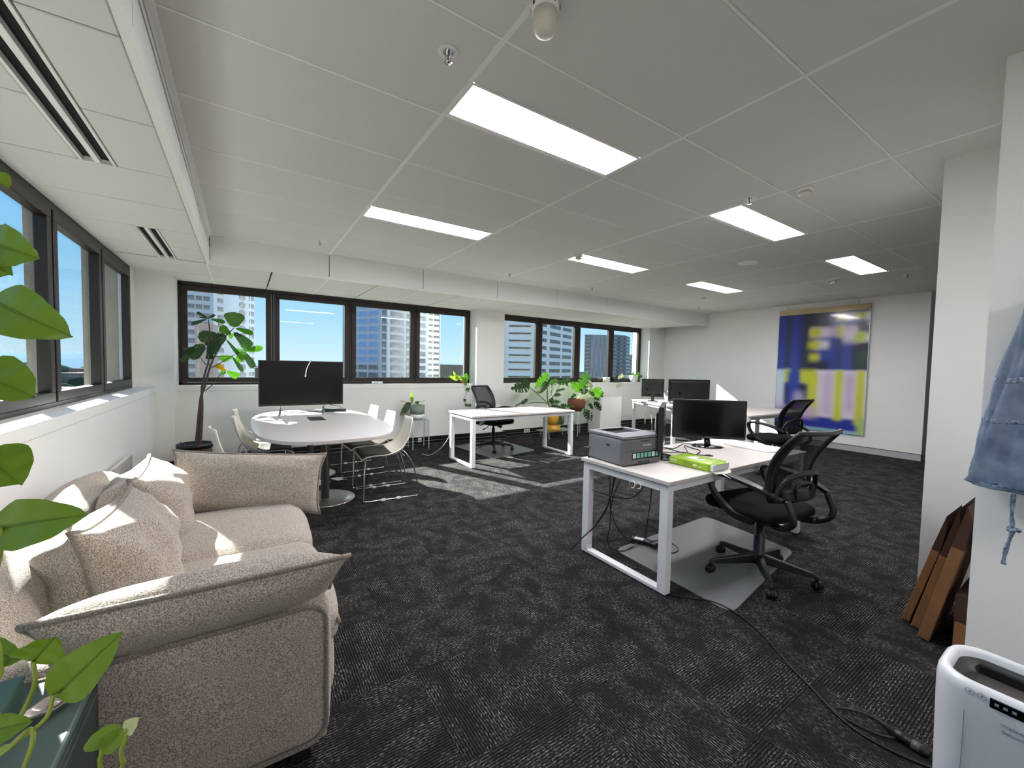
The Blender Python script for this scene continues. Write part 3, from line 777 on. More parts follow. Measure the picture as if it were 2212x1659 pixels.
# ================================================================== meeting table
t = thing('meeting_table', 'white boat-shaped meeting table with two steel column legs', 'table', (0.69, 4.85, 0))
TT = 0.742
def sup(a, b, p, n=64):
    out = []
    for i in range(n):
        th = 2*PI*i/n; c, s = math.cos(th), math.sin(th)
        out.append((a*math.copysign(abs(c)**(2/p), c), b*math.copysign(abs(s)**(2/p), s)))
    return out
M_TTOP = mat('table_top_white', '#cfcbc6', 0.24, spec=0.5)
B().prism(sup(0.625, 1.24, 3.1), TT-0.032, TT).build('table_top', M_TTOP, t, bevel=0.004)
B().box(-0.075, 0.085, 0.07, 0.40, TT+0.0005, TT+0.003).build('cable_flap', mat('flap_dark', '#2f2b2d', 0.4, 0.3), t, bevel=0.001, seg=1)
for y in (-0.41, 0.66):
    c = B().lathe([(0.040, 0.013), (0.040, 0.69), (0.09, 0.70), (0.09, TT-0.033)], (0, y, 0), 24).build('column', M_STEEL, t)
    B().lathe([(0.001, 0.0), (0.285, 0.0), (0.285, 0.006), (0.275, 0.012), (0.001, 0.014)], (0, y, 0), 48).build('base_plate', M_STEEL, t)

# ================================================================== shell chairs round the table
M_SHELL = mat('shell_ivory', '#e2ddd0', 0.42)
M_PAD = mat('seat_pad_brown', '#3a342f', 0.9)
def make_shell(label, loc, rz):
    """faces local +y"""
    t = thing('shell_chair', label, 'chair', loc, rz, 'ivory shell chairs round the meeting table')
    prof = spline([(0, 0.245, 0.415), (0, 0.20, 0.447), (0, 0.10, 0.447), (0, -0.02, 0.425), (0, -0.11, 0.425), (0, -0.185, 0.475), (0, -0.235, 0.565), (0, -0.275, 0.68), (0, -0.305, 0.81)], 5)
    n_ = len(prof)-1
    def f(u, v):
        x = v*n_; i = min(int(x), n_-1); p = prof[i].lerp(prof[i+1], x-i); w = -1+2*u
        hw = 0.225+0.025*math.sin(PI*min(1, v*1.6)) - 0.075*max(0, v-0.55)**1.2/0.45**1.2
        side = 0.075*math.exp(-((v-0.5)/0.22)**2)
        lift = side*abs(w)**2.2
        q = Vector((w*hw, p.y+0.05*max(0, v-0.4)*abs(w)**2, p.z+lift*0.75)); q.y += lift*0.55
        return q
    B().shell(f, 14, 28, 0.009).build('shell', M_SHELL, t)
    B().shell(lambda u, v: f(0.06+0.88*u, 0.02+0.44*v)+Vector((0, 0, 0.012)), 10, 12, 0.014).build('seat_pad', M_PAD, t)
    for q in (-1, 1):
        x = q*0.225
        pts = [(x*0.8, 0.20, 0.43), (x, 0.215, 0.40), (x*1.05, 0.235, 0.02), (x*1.05, 0.225, 0.008), (x*1.05, 0.21, 0.007), (x*1.08, -0.29, 0.007), (x*1.08, -0.31, 0.008), (x*1.08, -0.318, 0.02)]
        pts += spline([(x*1.08, -0.318, 0.03), (x*1.1, -0.305, 0.15), (x*1.12, -0.26, 0.33), (x*1.08, -0.19, 0.455), (x*1.02, -0.15, 0.50)], 4)
        fr = B().tube(pts, 0.0065, 8).build('sled_leg', M_CHROME, t)
        B().box(x*1.06-0.012, x*1.06+0.012, 0.02, 0.055, 0.0, 0.018).build('glide', M_WPL, fr)
        B().box(x*1.06-0.012, x*1.06+0.012, -0.13, -0.095, 0.0, 0.018).build('glide', M_WPL, fr)
    B().tube([(-0.225, 0.215, 0.405), (0.225, 0.215, 0.405)], 0.006, 8).tube([(-0.24, -0.17, 0.44), (0.24, -0.17, 0.44)], 0.006, 8).build('cross_tube', M_CHROME, t)
    return t
sh = make_shell('ivory shell chair nearest the floor sun patch, right of the table', (1.235, 4.33, 0), math.radians(86))
dup(sh, (1.225, 4.89, 0), math.radians(92), 'ivory shell chair second from the near end, right of the table')
dup(sh, (1.225, 5.62, 0), math.radians(95), 'ivory shell chair farthest along the right of the table, before the wall')
dup(sh, (0.205, 5.06, 0), math.radians(-91), 'ivory shell chair showing its dark seat, tucked under the table left end')
dup(sh, (0.205, 5.66, 0), math.radians(-93), 'ivory shell chair half hidden behind another, left of the table')
dup(sh, (0.055, 4.34, 0), math.radians(-80), 'ivory shell chair showing only its back, beside the fig pot')

# ================================================================== television on the table
t = thing('television', 'large black television standing on the meeting table', 'television', (0.62, 5.62, TT))
w2, z0, z1 = 0.468, 0.105, 0.655
B().box(-w2, w2, 0, 0.035, z0, z1).build('casing', M_BLK, t, bevel=0.004)
B().box(-w2+0.012, w2-0.012, -0.002, 0.001, z0+0.022, z1-0.012).build('screen', M_SCREEN, t)
B().box(-w2+0.15, w2-0.15, 0.03, 0.075, z0+0.02, z0+0.30).build('back_housing', M_BLK, t, bevel=0.01)
for x in (-0.24, 0.235):
    f_ = B().tube([(x, 0.02, z0+0.03), (x, 0.02, 0.075)], 0.014, 8)
    f_.tube([(x, 0.02, 0.085), (x-0.02, -0.11, 0.006), (x-0.03, -0.15, 0.006)], 0.011, 8).tube([(x, 0.02, 0.085), (x+0.0, 0.12, 0.006), (x, 0.15, 0.006)], 0.011, 8)
    f_.build('foot', M_STEEL, t)
o = B().tube(spline([(0.735, 5.665, 0.95), (0.722, 5.66, 1.36), (0.715, 5.62, 1.408), (0.695, 5.607, 1.38), (0.66, 5.602, 1.30), (0.648, 5.603, 1.225)], 5), 0.006, 8).tube([(0.648, 5.603, 1.228), (0.645, 5.604, 1.20)], 0.0085, 8).build('white_cable', M_WCABLE)
tag(o, 'white cable hung over the top edge of the television', 'cable')
t = thing('media_box', 'flat black media box on the table beside the television foot', 'media box', (1.02, 5.78, TT+0.001), -0.1)
B().box(-0.13, 0.13, -0.07, 0.07, 0.004, 0.035).build('casing', M_BLK, t, bevel=0.004)
B().box(-0.12, 0.12, -0.0715, -0.07, 0.012, 0.028).build('front_panel', M_BLKG, t)
for x in (-0.1, 0.1):
    for y in (-0.05, 0.05): B().box(x-0.012, x+0.012, y-0.012, y+0.012, 0, 0.004).build('foot', M_BLK, t)
cb = (((0.38, 5.70, 0.86), (0.40, 5.74, 0.78), (0.55, 5.76, TT+0.005), (0.8, 5.80, TT+0.005), (0.92, 5.84, TT+0.012)),
      ((0.86, 5.70, 0.86), (0.98, 5.72, 0.83), (1.08, 5.80, 0.80), (1.13, 5.84, TT+0.005), (1.05, 5.89, TT+0.005)))
for k, p in enumerate(cb):
    tag(B().tube(spline(p, 6), 0.0035, 6).build('black_cable', M_CABLE), ('thin black cable lying behind the television feet', 'thin black cable curling down to the media box')[k], 'cable')
# ================================================================== sofa
def fabric(name, c1, c2, sc_):
    m, n, b = nodemat(name); L = n.links; co = texco(n, 'Object')
    t1 = n.nodes.new('ShaderNodeTexNoise'); t1.inputs['Scale'].default_value = sc_; t1.inputs['Detail'].default_value = 2.5; L.new(co, t1.inputs['Vector'])
    r = n.nodes.new('ShaderNodeMapRange'); r.inputs['From Min'].default_value = 0.40; r.inputs['From Max'].default_value = 0.60; L.new(t1.outputs['Fac'], r.inputs['Value'])
    mx = n.nodes.new('ShaderNodeMix'); mx.data_type = 'RGBA'; mx.inputs[6].default_value = hx(c2); mx.inputs[7].default_value = hx(c1)
    L.new(r.outputs[0], mx.inputs[0]); L.new(mx.outputs[2], b.inputs['Base Color'])
    b.inputs['Roughness'].default_value = 0.95; b.inputs['Specular IOR Level'].default_value = 0.1
    b.inputs['Sheen Weight'].default_value = 0.25; b.inputs['Sheen Roughness'].default_value = 0.6
    t2 = n.nodes.new('ShaderNodeTexNoise'); t2.inputs['Scale'].default_value = sc_*0.9; t2.inputs['Detail'].default_value = 3; L.new(co, t2.inputs['Vector'])
    bn = n.nodes.new('ShaderNodeBump'); bn.inputs['Strength'].default_value = 0.7; bn.inputs['Distance'].default_value = 0.004
    L.new(t2.outputs['Fac'], bn.inputs['Height']); L.new(bn.outputs[0], b.inputs['Normal'])
    return m
M_BOUC = fabric('boucle', '#c4b9ac', '#7a6f66', 300)
M_PIPE = fabric('piping_boucle', '#958b80', '#665d55', 300)

def pillow(name, par, M, a, b, h, seed, ear=0.05, pinch=0.06, wr=0.012, n=30, pipe=0.010, seam_dark=True, label=None, power=0.62, cat=None, group=None):
    """two bulged sheets sewn along the edge; M places local (x across, y up, z through)"""
    def rim(u, v):
        k = 1-pinch*(1-v*v)*abs(u)**1.5; k2 = 1-pinch*(1-u*u)*abs(v)**1.5
        e = 1+ear*(abs(u)*abs(v))**6
        return a*u*k*e, b*v*k2*e
    def f(u, v, s):
        x, y = rim(u, v)
        t = max(0.0, (1-u**4))*max(0.0, (1-v**4))
        z = s*h*(t**power)
        if wr:
            fold = math.sin(9*u+5*v+seed)*0.5+math.sin(17*(v+0.3*u)+2*seed)*0.4
            edge = math.exp(-((1-abs(v))/0.35)**2)
            z += wr*(mnoise.noise(Vector((u*2.2+seed, v*2.2, s*3.0)))*1.4 + fold*edge*0.9)*min(1, t*3)
        return M @ Vector((x, y, z))
    B_ = B()
    g = lambda i: math.copysign(1-(1-abs(-1+2*i))**1.35, -1+2*i)
    B_.grid(lambda p, q: f(g(p), g(q), 1), n, n); B_.grid(lambda p, q: f(-g(p), g(q), -1), n, n)
    o = B_.build(name, M_BOUC, par)
    loop = []
    for s0 in range(4):
        for i in range(14):
            t = -1+2*i/14; u, v = ((t, -1), (1, t), (-t, 1), (-1, -t))[s0]; x, y = rim(u, v); loop.append(M @ Vector((x, y, 0)))
    p = B().tube(loop, pipe, 8, closed=True).build('piping', M_PIPE, o)
    if label: tag(o, label, cat, group)
    return o

sf = thing('sofa', 'speckled beige boucle two-seat sofa against the left window wall', 'sofa', (-0.25, 2.33, 0))
def lw(M): return Matrix.Translation((0.25, -2.33, 0)) @ M           # world placement -> sofa local
T0 = lw(Matrix.Identity(4))
# plinth and feet
B().rbox((-0.25, 2.33, 0.20), (0.50, 0.83, 0.15), 0.03, 10, M=T0).build('base', M_BOUC, sf)
for x in (-0.66, 0.16):
    for y in (1.55, 3.1): B().box(x-0.03, x+0.03, y-0.03, y+0.03, 0, 0.06).build('foot', M_BLK, sf, loc=(0.25, -2.33, 0))
# arms: upholstered side panels with piped edge
for y, nm in ((1.535, 0), (3.125, 1)):
    arm = B().rbox((-0.265, y, 0.325), (0.515, 0.06, 0.255), 0.05, 12, bulge=0.008, M=T0).build('arm', M_BOUC, sf)
    yo = y-0.058 if nm == 0 else y+0.058
    x0, x1, z0, z1, r = -0.76, 0.235, 0.085, 0.565, 0.06
    lp = []
    for cx, cz, a0 in ((x1-r, z1-r, 0), (x0+r, z1-r, 90), (x0+r, z0+r, 180), (x1-r, z0+r, 270)):
        for k in range(5):
            a = math.radians(a0+k*22.5); lp.append(T0 @ Vector((cx+r*math.cos(a), yo, cz+r*math.sin(a))))
    B().tube(lp, 0.008, 6, closed=True).build('piping', M_PIPE, arm)
# seat: two cushions with a front roll
for k, (y0, y1) in enumerate(((1.60, 2.33), (2.33, 3.06))):
    sc_ = B().rbox((-0.17, (y0+y1)/2, 0.385), (0.47, (y1-y0)/2-0.004, 0.085), 0.06, 14, bulge=0.028, wob=0.006, seed=k*3.1, M=T0).build('seat_cushion', M_BOUC, sf)
    B().rbox((0.255, (y0+y1)/2, 0.24), (0.035, (y1-y0)/2-0.01, 0.10), 0.03, 10, bulge=0.012, wob=0.006, seed=k, M=T0).build('front_roll', M_BOUC, sf)
B().tube([T0 @ Vector((0.302, 1.62+i*0.02, 0.395+0.004*math.sin(i*0.6))) for i in range(72)], 0.008, 6).build('piping', M_PIPE, sf)
# back: low padded body and a thick loose back
B().rbox((-0.70, 2.33, 0.36), (0.10, 0.84, 0.30), 0.06, 12, bulge=0.01, M=T0).build('back', M_BOUC, sf)
for k, (y0, y1) in enumerate(((1.48, 2.36), (2.36, 3.24))):
    Mb = lw(Matrix.Translation((-0.66, (y0+y1)/2, 0.575)) @ Matrix.Rotation(math.radians(-16), 4, 'Y'))
    B().rbox((0, 0, 0), (0.115, (y1-y0)/2-0.004, 0.165), 0.095, 14, bulge=0.03, wob=0.010, seed=5+k, M=Mb).build('back_cushion', M_BOUC, sf)
# arm cushions (part of the sofa): piped bolsters standing on the seat against the arms
def frame(c, xa, ya):
    xa = Vector(xa).normalized(); ya = Vector(ya); ya = (ya-xa*ya.dot(xa)).normalized(); za = xa.cross(ya)
    return Matrix(((xa.x, ya.x, za.x, c[0]), (xa.y, ya.y, za.y, c[1]), (xa.z, ya.z, za.z, c[2]), (0, 0, 0, 1)))
pillow('arm_cushion', sf, lw(frame((-0.08, 1.545, 0.628), (1, 0.05, -0.03), (0.0, -0.62, 0.55))), 0.365, 0.165, 0.085, 1.7, ear=0.02, pinch=0.03, wr=0.006, pipe=0.009)
ac = pillow('arm_cushion', sf, lw(frame((0.035, 3.06, 0.605), (1, -0.20, -0.09), (0.0, 0.22, 1))), 0.405, 0.185, 0.085, 4.2, ear=0.06, pinch=0.03, wr=0.007, pipe=0.009)
B().box(-0.012, 0.012, -0.002, 0.002, -0.02, 0.02).build('care_tag', M_WCABLE, sf, loc=tuple(T0 @ Vector((-0.40, 3.17, 0.72))))
# loose pillows against the back
pillow('cushion', None, frame((-0.395, 2.08, 0.612), (0.05, 1, -0.02), (-0.16, 0.03, 1.0)), 0.285, 0.205, 0.165, 0.6, ear=0.12, pinch=0.08, wr=0.028, pipe=0.010, power=0.6,
       label='wrinkled beige boucle cushion at the near end of the sofa back', cat='cushion', group='loose boucle cushions')
pillow('cushion', None, frame((-0.405, 2.74, 0.612), (-0.04, 1, -0.02), (-0.14, -0.03, 1.0)), 0.30, 0.21, 0.165, 3.3, ear=0.10, pinch=0.07, wr=0.022, pipe=0.010, power=0.52,
       label='beige boucle cushion with sunlit wrinkled top beside the far sofa arm', cat='cushion', group='loose boucle cushions')
# white marbled boards standing behind the sofa
M_MARB = mat('white_marble', '#d9d6d2', 0.3, var=(4.0, '#b9b3ad', 0.10))
def slab(label, y0, y1, z1, lean):
    t = thing('marble_slab', label, 'marble board', (-0.835, (y0+y1)/2, 0), 0, 'marbled boards behind the sofa')
    L = (y1-y0)/2; r = 0.06; P = [(-L, 0.0)]+[(L, 0.0)]+[(L-r+r*math.cos(a), z1-r+r*math.sin(a)) for a in [PI/2*i/6 for i in range(7)]]+[(-L+r-r*math.sin(a), z1-r+r*math.cos(a)) for a in [PI/2*i/6 for i in range(7)]]
    M = Matrix.Rotation(math.radians(lean), 4, 'Y') @ Matrix(((0, 0, 1, 0), (1, 0, 0, 0), (0, 1, 0, 0), (0, 0, 0, 1)))
    B().prism(P, -0.012, 0.012, M).build('board', M_MARB, t, bevel=0.006)
slab('white marbled board leaning behind the middle of the sofa back', 2.35, 3.42, 0.68, 2)
slab('white marbled board behind the far end of the sofa', 3.50, 4.75, 0.56, 2)

# ================================================================== green cabinet and what stands on it
M_GREEN = mat('green_enamel', '#4a5b55', 0.42, var=(2, '#44544e', 0.3))
M_GREEND = mat('green_enamel_dark', '#2f3b37', 0.45)
t = thing('cabinet', 'dark green metal cabinet beside the near sofa arm', 'cabinet', (-0.58, 0.95, 0))
B().box(-0.265, 0.265, -0.45, 0.45, 0.03, 0.585).build('body', M_GREEND, t, bevel=0.004)
B().box(-0.275, 0.275, -0.455, 0.455, 0.585, 0.605).build('top', M_GREEN, t, bevel=0.006)
for k, z in enumerate((0.05, 0.315)):
    d = B().box(0.265, 0.271, -0.44, 0.44, z, z+0.255).build('door', M_GREEND, t, bevel=0.002, seg=1)
    B().box(0.271, 0.273, -0.43, 0.43, z+0.235, z+0.238).build('seam', M_GREEN, d)
B().box(-0.25, 0.25, -0.43, 0.43, 0, 0.03).build('plinth', M_BLK, t)
t = thing('green_box', 'small dark green tin with gold print on the cabinet', 'box', (-0.525, 1.10, 0.606), math.radians(2))
B().box(-0.115, 0.115, -0.25, 0.25, 0, 0.045).build('tin', mat('green_tin', '#3d5a4d', 0.3, 0.2), t, bevel=0.006)
B().box(-0.117, 0.117, -0.252, 0.252, 0.045, 0.055).build('lid', MATS['green_tin'], t, bevel=0.005)
M_GOLD = mat('gold_print', '#b59a55', 0.3, 0.9)
for k in range(3): B().box(0.1155, 0.1165, -0.17+0.03*(k % 2), -0.03-0.02*k, 0.012+0.01*k, 0.017+0.01*k).build('print', M_GOLD, t)
t = thing('shell_dish', 'iridescent oyster shell dish on the green cabinet', 'shell', (-0.356, 1.269, 0.606), math.radians(30))
M_PEARL = mat('pearl', '#b9aea5', 0.25, 0.15, coat=0.6, var=(18, '#8c7f78', 0.2))
def shf(u, v):
    a = 2*PI*u; r = v
    x = 0.042*r*math.cos(a)*(1+0.12*math.cos(2*a)); y = 0.026*r*math.sin(a); z = 0.004+0.018*r**2.2+0.002*math.sin(5*a)*r
    return Vector((x, y, z))
B().shell(shf, 40, 10, 0.002).build('shell', M_PEARL, t)
B().ball((0.005, 0.002, 0.014), 0.009, 14, 8, 1.3, 1.0, 0.7).ball((0.018, 0.003, 0.015), 0.006, 10, 6).build('hinge_knob', M_PEARL, t)
# ================================================================== plants (world positions of leaf bases and tips)
FIG = [((-0.332, 5.948, 1.868), (-0.439, 5.956, 1.937), 0.029, 'd'), ((-0.333, 5.974, 1.87), (-0.27, 5.995, 1.925), 0.034, 'd'), ((-0.336, 6.025, 1.875), (-0.414, 5.938, 1.876), 0.017, 'd'), ((-0.342, 5.903, 1.856), (-0.496, 5.97, 1.788), 0.039, 'd'), ((-0.311, 5.952, 1.867), (-0.165, 5.899, 1.831), 0.047, 'g'), ((-0.085, 6.099, 1.792), (-0.082, 6.093, 1.981), 0.204, 'g'), ((-0.121, 6.067, 1.695), (-0.224, 6.063, 1.794), 0.093, 'b'), ((-0.071, 6.028, 1.783), (0.116, 5.958, 1.716), 0.065, 'b'), ((-0.087, 6.027, 1.727), (0.094, 6.101, 1.553), 0.114, 'd'), ((-0.162, 6.005, 1.684), (-0.369, 6.053, 1.563), 0.188, 'd'), ((-0.257, 6.034, 1.696), (-0.428, 5.947, 1.64), 0.134, 'd'), ((-0.372, 6.052, 1.553), (-0.538, 6.07, 1.416), 0.148, 'd'), ((-0.365, 5.96, 1.561), (-0.465, 5.866, 1.528), 0.047, 'd'), ((-0.527, 6.073, 1.463), (-0.589, 6.068, 1.347), 0.073, 'd'), ((-0.511, 6.044, 1.502), (-0.584, 6.12, 1.511), 0.031, 'g'), ((-0.337, 6.043, 1.48), (-0.323, 6.127, 1.389), 0.08, 'd'), ((-0.23, 5.979, 1.536), (-0.349, 6.039, 1.479), 0.101, 'd'), ((-0.16, 5.989, 1.633), (-0.014, 6.076, 1.42), 0.041, 'd'), ((0.008, 6.076, 1.506), (0.215, 5.995, 1.553), 0.073, 'b'), ((0.018, 5.927, 1.512), (0.012, 5.871, 1.586), 0.06, 'b'), ((0.0, 6.093, 1.502), (-0.075, 6.08, 1.512), 0.05, 'b'), ((0.0, 6.025, 1.497), (-0.046, 5.986, 1.368), 0.083, 'b'), ((0.011, 6.001, 1.5), (0.117, 5.979, 1.296), 0.079, 'd'), ((0.0, 5.97, 1.491), (0.036, 5.987, 1.399), 0.076, 'b'), ((-0.1, 6.017, 1.431), (-0.234, 6.098, 1.396), 0.085, 'b'), ((-0.099, 6.036, 1.425), (0.008, 6.122, 1.241), 0.052, 'd'), ((-0.172, 6.071, 1.252), (-0.277, 6.169, 1.337), 0.068, 'y'), ((-0.171, 6.034, 1.248), (-0.217, 5.967, 1.228), 0.052, 'b'), ((-0.163, 6.072, 1.252), (-0.038, 6.165, 1.179), 0.087, 'b'), ((-0.144, 6.081, 1.694), (-0.095, 6.095, 1.676), 0.065, 'b')]
FIGS = [[(-0.429, 6.0, 0.445), (-0.403, 6.0, 0.973), (-0.399, 6.0, 1.078), (-0.369, 6.0, 1.236), (-0.335, 6.0, 1.379), (-0.347, 6.0, 1.5), (-0.324, 6.0, 1.721), (-0.335, 6.0, 1.872)], [(-0.458, 6.0, 0.442), (-0.417, 6.0, 0.91), (-0.374, 6.0, 1.073), (-0.328, 6.0, 1.279), (-0.275, 6.0, 1.439), (-0.222, 6.0, 1.547), (-0.169, 6.0, 1.667), (-0.084, 6.0, 1.78)], [(-0.416, 6.0, 0.455), (-0.4, 6.0, 0.761), (-0.397, 6.0, 0.92)], [(-0.306, 6.0, 1.295), (-0.189, 6.0, 1.377), (-0.098, 6.0, 1.444), (0.008, 6.0, 1.502)], [(-0.377, 6.0, 1.014), (-0.304, 6.0, 1.088), (-0.243, 6.0, 1.184), (-0.168, 6.0, 1.252)], [(-0.361, 6.0, 1.326), (-0.407, 6.0, 1.408)], [(-0.319, 6.0, 1.274), (-0.335, 6.0, 1.363)], [(-0.273, 6.0, 1.423), (-0.188, 6.0, 1.433), (-0.098, 6.0, 1.431)], [(-0.169, 6.0, 1.667), (-0.255, 6.0, 1.694)], [(-0.169, 6.0, 1.657), (-0.367, 6.0, 1.556)]]
MON = [((4.497, 6.201, 1.058), (4.05, 6.132, 0.974), 0.276, 'd'), ((4.956, 6.23, 1.236), (4.657, 6.247, 0.976), 0.211, 'b'), ((4.835, 6.098, 1.094), (4.606, 5.994, 0.898), 0.134, 'd'), ((5.046, 6.235, 1.064), (5.36, 6.352, 1.134), 0.138, 'g'), ((5.1, 6.051, 1.083), (5.517, 6.123, 1.154), 0.13, 'd'), ((5.3, 6.129, 1.114), (5.329, 6.045, 1.013), 0.069, 'd'), ((5.095, 6.101, 0.927), (5.39, 6.165, 0.965), 0.063, 'd'), ((5.146, 6.239, 0.842), (5.227, 6.13, 0.842), 0.11, 'd'), ((5.012, 6.177, 0.689), (5.172, 6.068, 0.716), 0.12, 'd'), ((5.017, 6.202, 0.698), (5.047, 6.162, 0.804), 0.08, 'd'), ((4.373, 6.241, 0.693), (4.597, 6.357, 0.772), 0.094, 'd'), ((4.167, 6.151, 0.663), (4.434, 6.271, 0.722), 0.036, 'd'), ((5.235, 6.104, 0.642), (5.475, 6.003, 0.605), 0.086, 'd'), ((5.089, 6.03, 0.455), (5.141, 5.97, 0.249), 0.187, 'd'), ((5.377, 6.05, 0.438), (5.559, 6.05, 0.209), 0.064, 'b'), ((4.94, 6.177, 1.09), (4.778, 6.094, 1.005), 0.102, 'd'), ((4.683, 6.04, 0.921), (4.599, 6.128, 0.895), 0.055, 'g'), ((4.999, 6.105, 0.627), (5.488, 6.215, 0.539), 0.091, 'd')]
MONS = [[(4.901, 6.12, 0.669), (4.634, 6.12, 0.873), (4.44, 6.12, 1.007)], [(4.901, 6.12, 0.669), (4.859, 6.12, 0.868), (4.872, 6.12, 1.138)], [(4.901, 6.12, 0.669), (4.872, 6.12, 0.913), (4.852, 6.12, 1.093)], [(4.901, 6.12, 0.669), (4.974, 6.12, 0.866), (4.968, 6.12, 1.07)], [(4.901, 6.12, 0.669), (5.061, 6.12, 0.909), (5.189, 6.12, 1.045)], [(4.901, 6.12, 0.669), (5.047, 6.12, 0.864), (5.112, 6.12, 0.926)], [(4.901, 6.12, 0.669), (4.639, 6.12, 0.712), (4.408, 6.12, 0.703)], [(4.901, 6.12, 0.669), (4.98, 6.12, 0.695)], [(4.901, 6.12, 0.669), (5.159, 6.12, 0.62), (5.249, 6.12, 0.628)], [(4.955, 6.12, 0.571), (5.059, 6.12, 0.509), (5.165, 6.12, 0.441)], [(4.901, 6.12, 0.669), (4.998, 6.12, 1.024), (4.997, 6.12, 1.081)], [(4.829, 6.12, 0.452), (4.826, 6.12, 0.339), (4.842, 6.12, 0.27)], [(4.901, 6.12, 0.448), (4.897, 6.12, 0.335), (4.936, 6.12, 0.27)]]
MON2 = [((5.935, 6.299, 0.975), (6.067, 6.275, 1.301), 0.289, 'g'), ((5.809, 6.212, 0.927), (5.555, 6.216, 1.103), 0.23, 'b'), ((6.228, 6.249, 0.919), (6.545, 6.268, 0.747), 0.256, 'b'), ((6.127, 6.232, 0.872), (6.258, 6.256, 0.78), 0.111, 'd'), ((6.311, 6.308, 0.743), (6.483, 6.31, 0.681), 0.082, 'd'), ((6.239, 6.206, 0.647), (6.485, 6.25, 0.463), 0.143, 'd'), ((6.04, 6.168, 0.632), (6.107, 6.128, 0.517), 0.092, 'd'), ((6.088, 6.316, 0.467), (6.256, 6.32, 0.238), 0.199, 'd'), ((5.952, 6.23, 0.568), (5.877, 6.132, 0.441), 0.054, 'b'), ((5.805, 6.203, 0.94), (5.916, 6.219, 0.815), 0.103, 'd'), ((5.979, 6.124, 1.1), (6.075, 6.147, 0.939), 0.091, 'p'), ((5.711, 6.246, 0.842), (5.493, 6.158, 0.752), 0.078, 'd'), ((6.02, 6.245, 0.934), (5.951, 6.239, 0.813), 0.098, 'd'), ((6.066, 6.256, 0.859), (6.136, 6.226, 0.934), 0.074, 'b'), ((5.965, 6.261, 0.996), (6.03, 6.309, 0.93), 0.074, 'b')]
MON2S = [[(5.85, 6.2, 0.775), (5.897, 6.2, 0.841), (5.834, 6.2, 0.976)], [(5.85, 6.2, 0.775), (5.814, 6.2, 0.867), (5.798, 6.2, 0.928)], [(5.85, 6.2, 0.775), (5.996, 6.2, 0.839), (6.059, 6.2, 0.961), (6.179, 6.2, 0.916)], [(5.85, 6.2, 0.775), (6.083, 6.2, 0.764), (6.259, 6.2, 0.653)], [(5.85, 6.2, 0.775), (5.984, 6.2, 0.729), (6.071, 6.2, 0.64)], [(5.85, 6.2, 0.775), (5.918, 6.2, 0.719), (6.023, 6.2, 0.58), (5.994, 6.2, 0.483)], [(5.85, 6.2, 0.775), (5.919, 6.2, 0.694), (5.924, 6.2, 0.572)], [(5.85, 6.2, 0.775), (6.117, 6.2, 0.775), (6.203, 6.2, 0.754)], [(5.825, 6.2, 0.77), (5.815, 6.2, 0.625)]]
GPL = [((2.313, 6.443, 0.738), (2.281, 6.39, 0.956), 0.054, 'y2'), ((2.334, 6.521, 0.731), (2.131, 6.577, 0.79), 0.023, 'p'), ((2.329, 6.47, 0.735), (2.568, 6.465, 0.783), 0.023, 'p'), ((2.317, 6.511, 0.751), (2.129, 6.49, 0.55), 0.1, 'd'), ((2.281, 6.484, 0.723), (2.203, 6.461, 0.581), 0.064, 'd'), ((2.475, 6.484, 0.716), (2.547, 6.496, 0.535), 0.049, 'd'), ((2.364, 6.476, 0.74), (2.445, 6.461, 0.764), 0.049, 'd'), ((2.425, 6.533, 0.726), (2.541, 6.476, 0.623), 0.039, 'd'), ((2.303, 6.508, 0.746), (2.195, 6.537, 0.67), 0.077, 'd')]
SPL = [((3.3, 6.779, 1.116), (3.115, 6.762, 1.185), 0.069, 'y2'), ((3.301, 6.808, 1.126), (3.203, 6.793, 1.276), 0.058, 'y2'), ((3.296, 6.771, 1.127), (3.23, 6.767, 1.219), 0.081, 'y2'), ((3.324, 6.802, 1.115), (3.362, 6.778, 1.197), 0.07, 'y2'), ((3.416, 6.779, 1.092), (3.473, 6.769, 1.244), 0.093, 'b'), ((3.432, 6.81, 1.091), (3.559, 6.806, 1.197), 0.082, 'b'), ((3.419, 6.811, 1.091), (3.382, 6.791, 1.185), 0.07, 'b'), ((3.43, 6.78, 1.08), (3.513, 6.789, 1.068), 0.093, 'b'), ((3.42, 6.813, 1.079), (3.368, 6.81, 1.044), 0.07, 'b'), ((3.426, 6.774, 1.092), (3.439, 6.751, 1.163), 0.07, 'b')]
SPT = [((3.427, 6.681, 1.032), (3.367, 6.672, 1.045), 0.049, 'b'), ((3.432, 6.689, 0.958), (3.5, 6.699, 0.919), 0.062, 'g'), ((3.436, 6.671, 0.946), (3.406, 6.664, 0.923), 0.049, 'g'), ((3.381, 6.689, 0.737), (3.438, 6.693, 0.753), 0.049, 'd'), ((3.437, 6.689, 0.673), (3.422, 6.685, 0.625), 0.062, 'g'), ((3.468, 6.669, 0.668), (3.514, 6.663, 0.623), 0.062, 'g'), ((3.494, 6.689, 0.969), (3.524, 6.682, 1.007), 0.037, 'p'), ((3.467, 6.675, 0.921), (3.453, 6.673, 0.884), 0.037, 'p')]
SPTS = [[(3.461, 6.735, 1.048), (3.424, 6.675, 1.02), (3.418, 6.675, 0.946), (3.426, 6.675, 0.872), (3.373, 6.675, 0.775), (3.381, 6.675, 0.726), (3.423, 6.675, 0.675), (3.471, 6.675, 0.661)], [(3.461, 6.735, 1.048), (3.479, 6.675, 1.007), (3.46, 6.675, 0.921), (3.454, 6.675, 0.884)]]
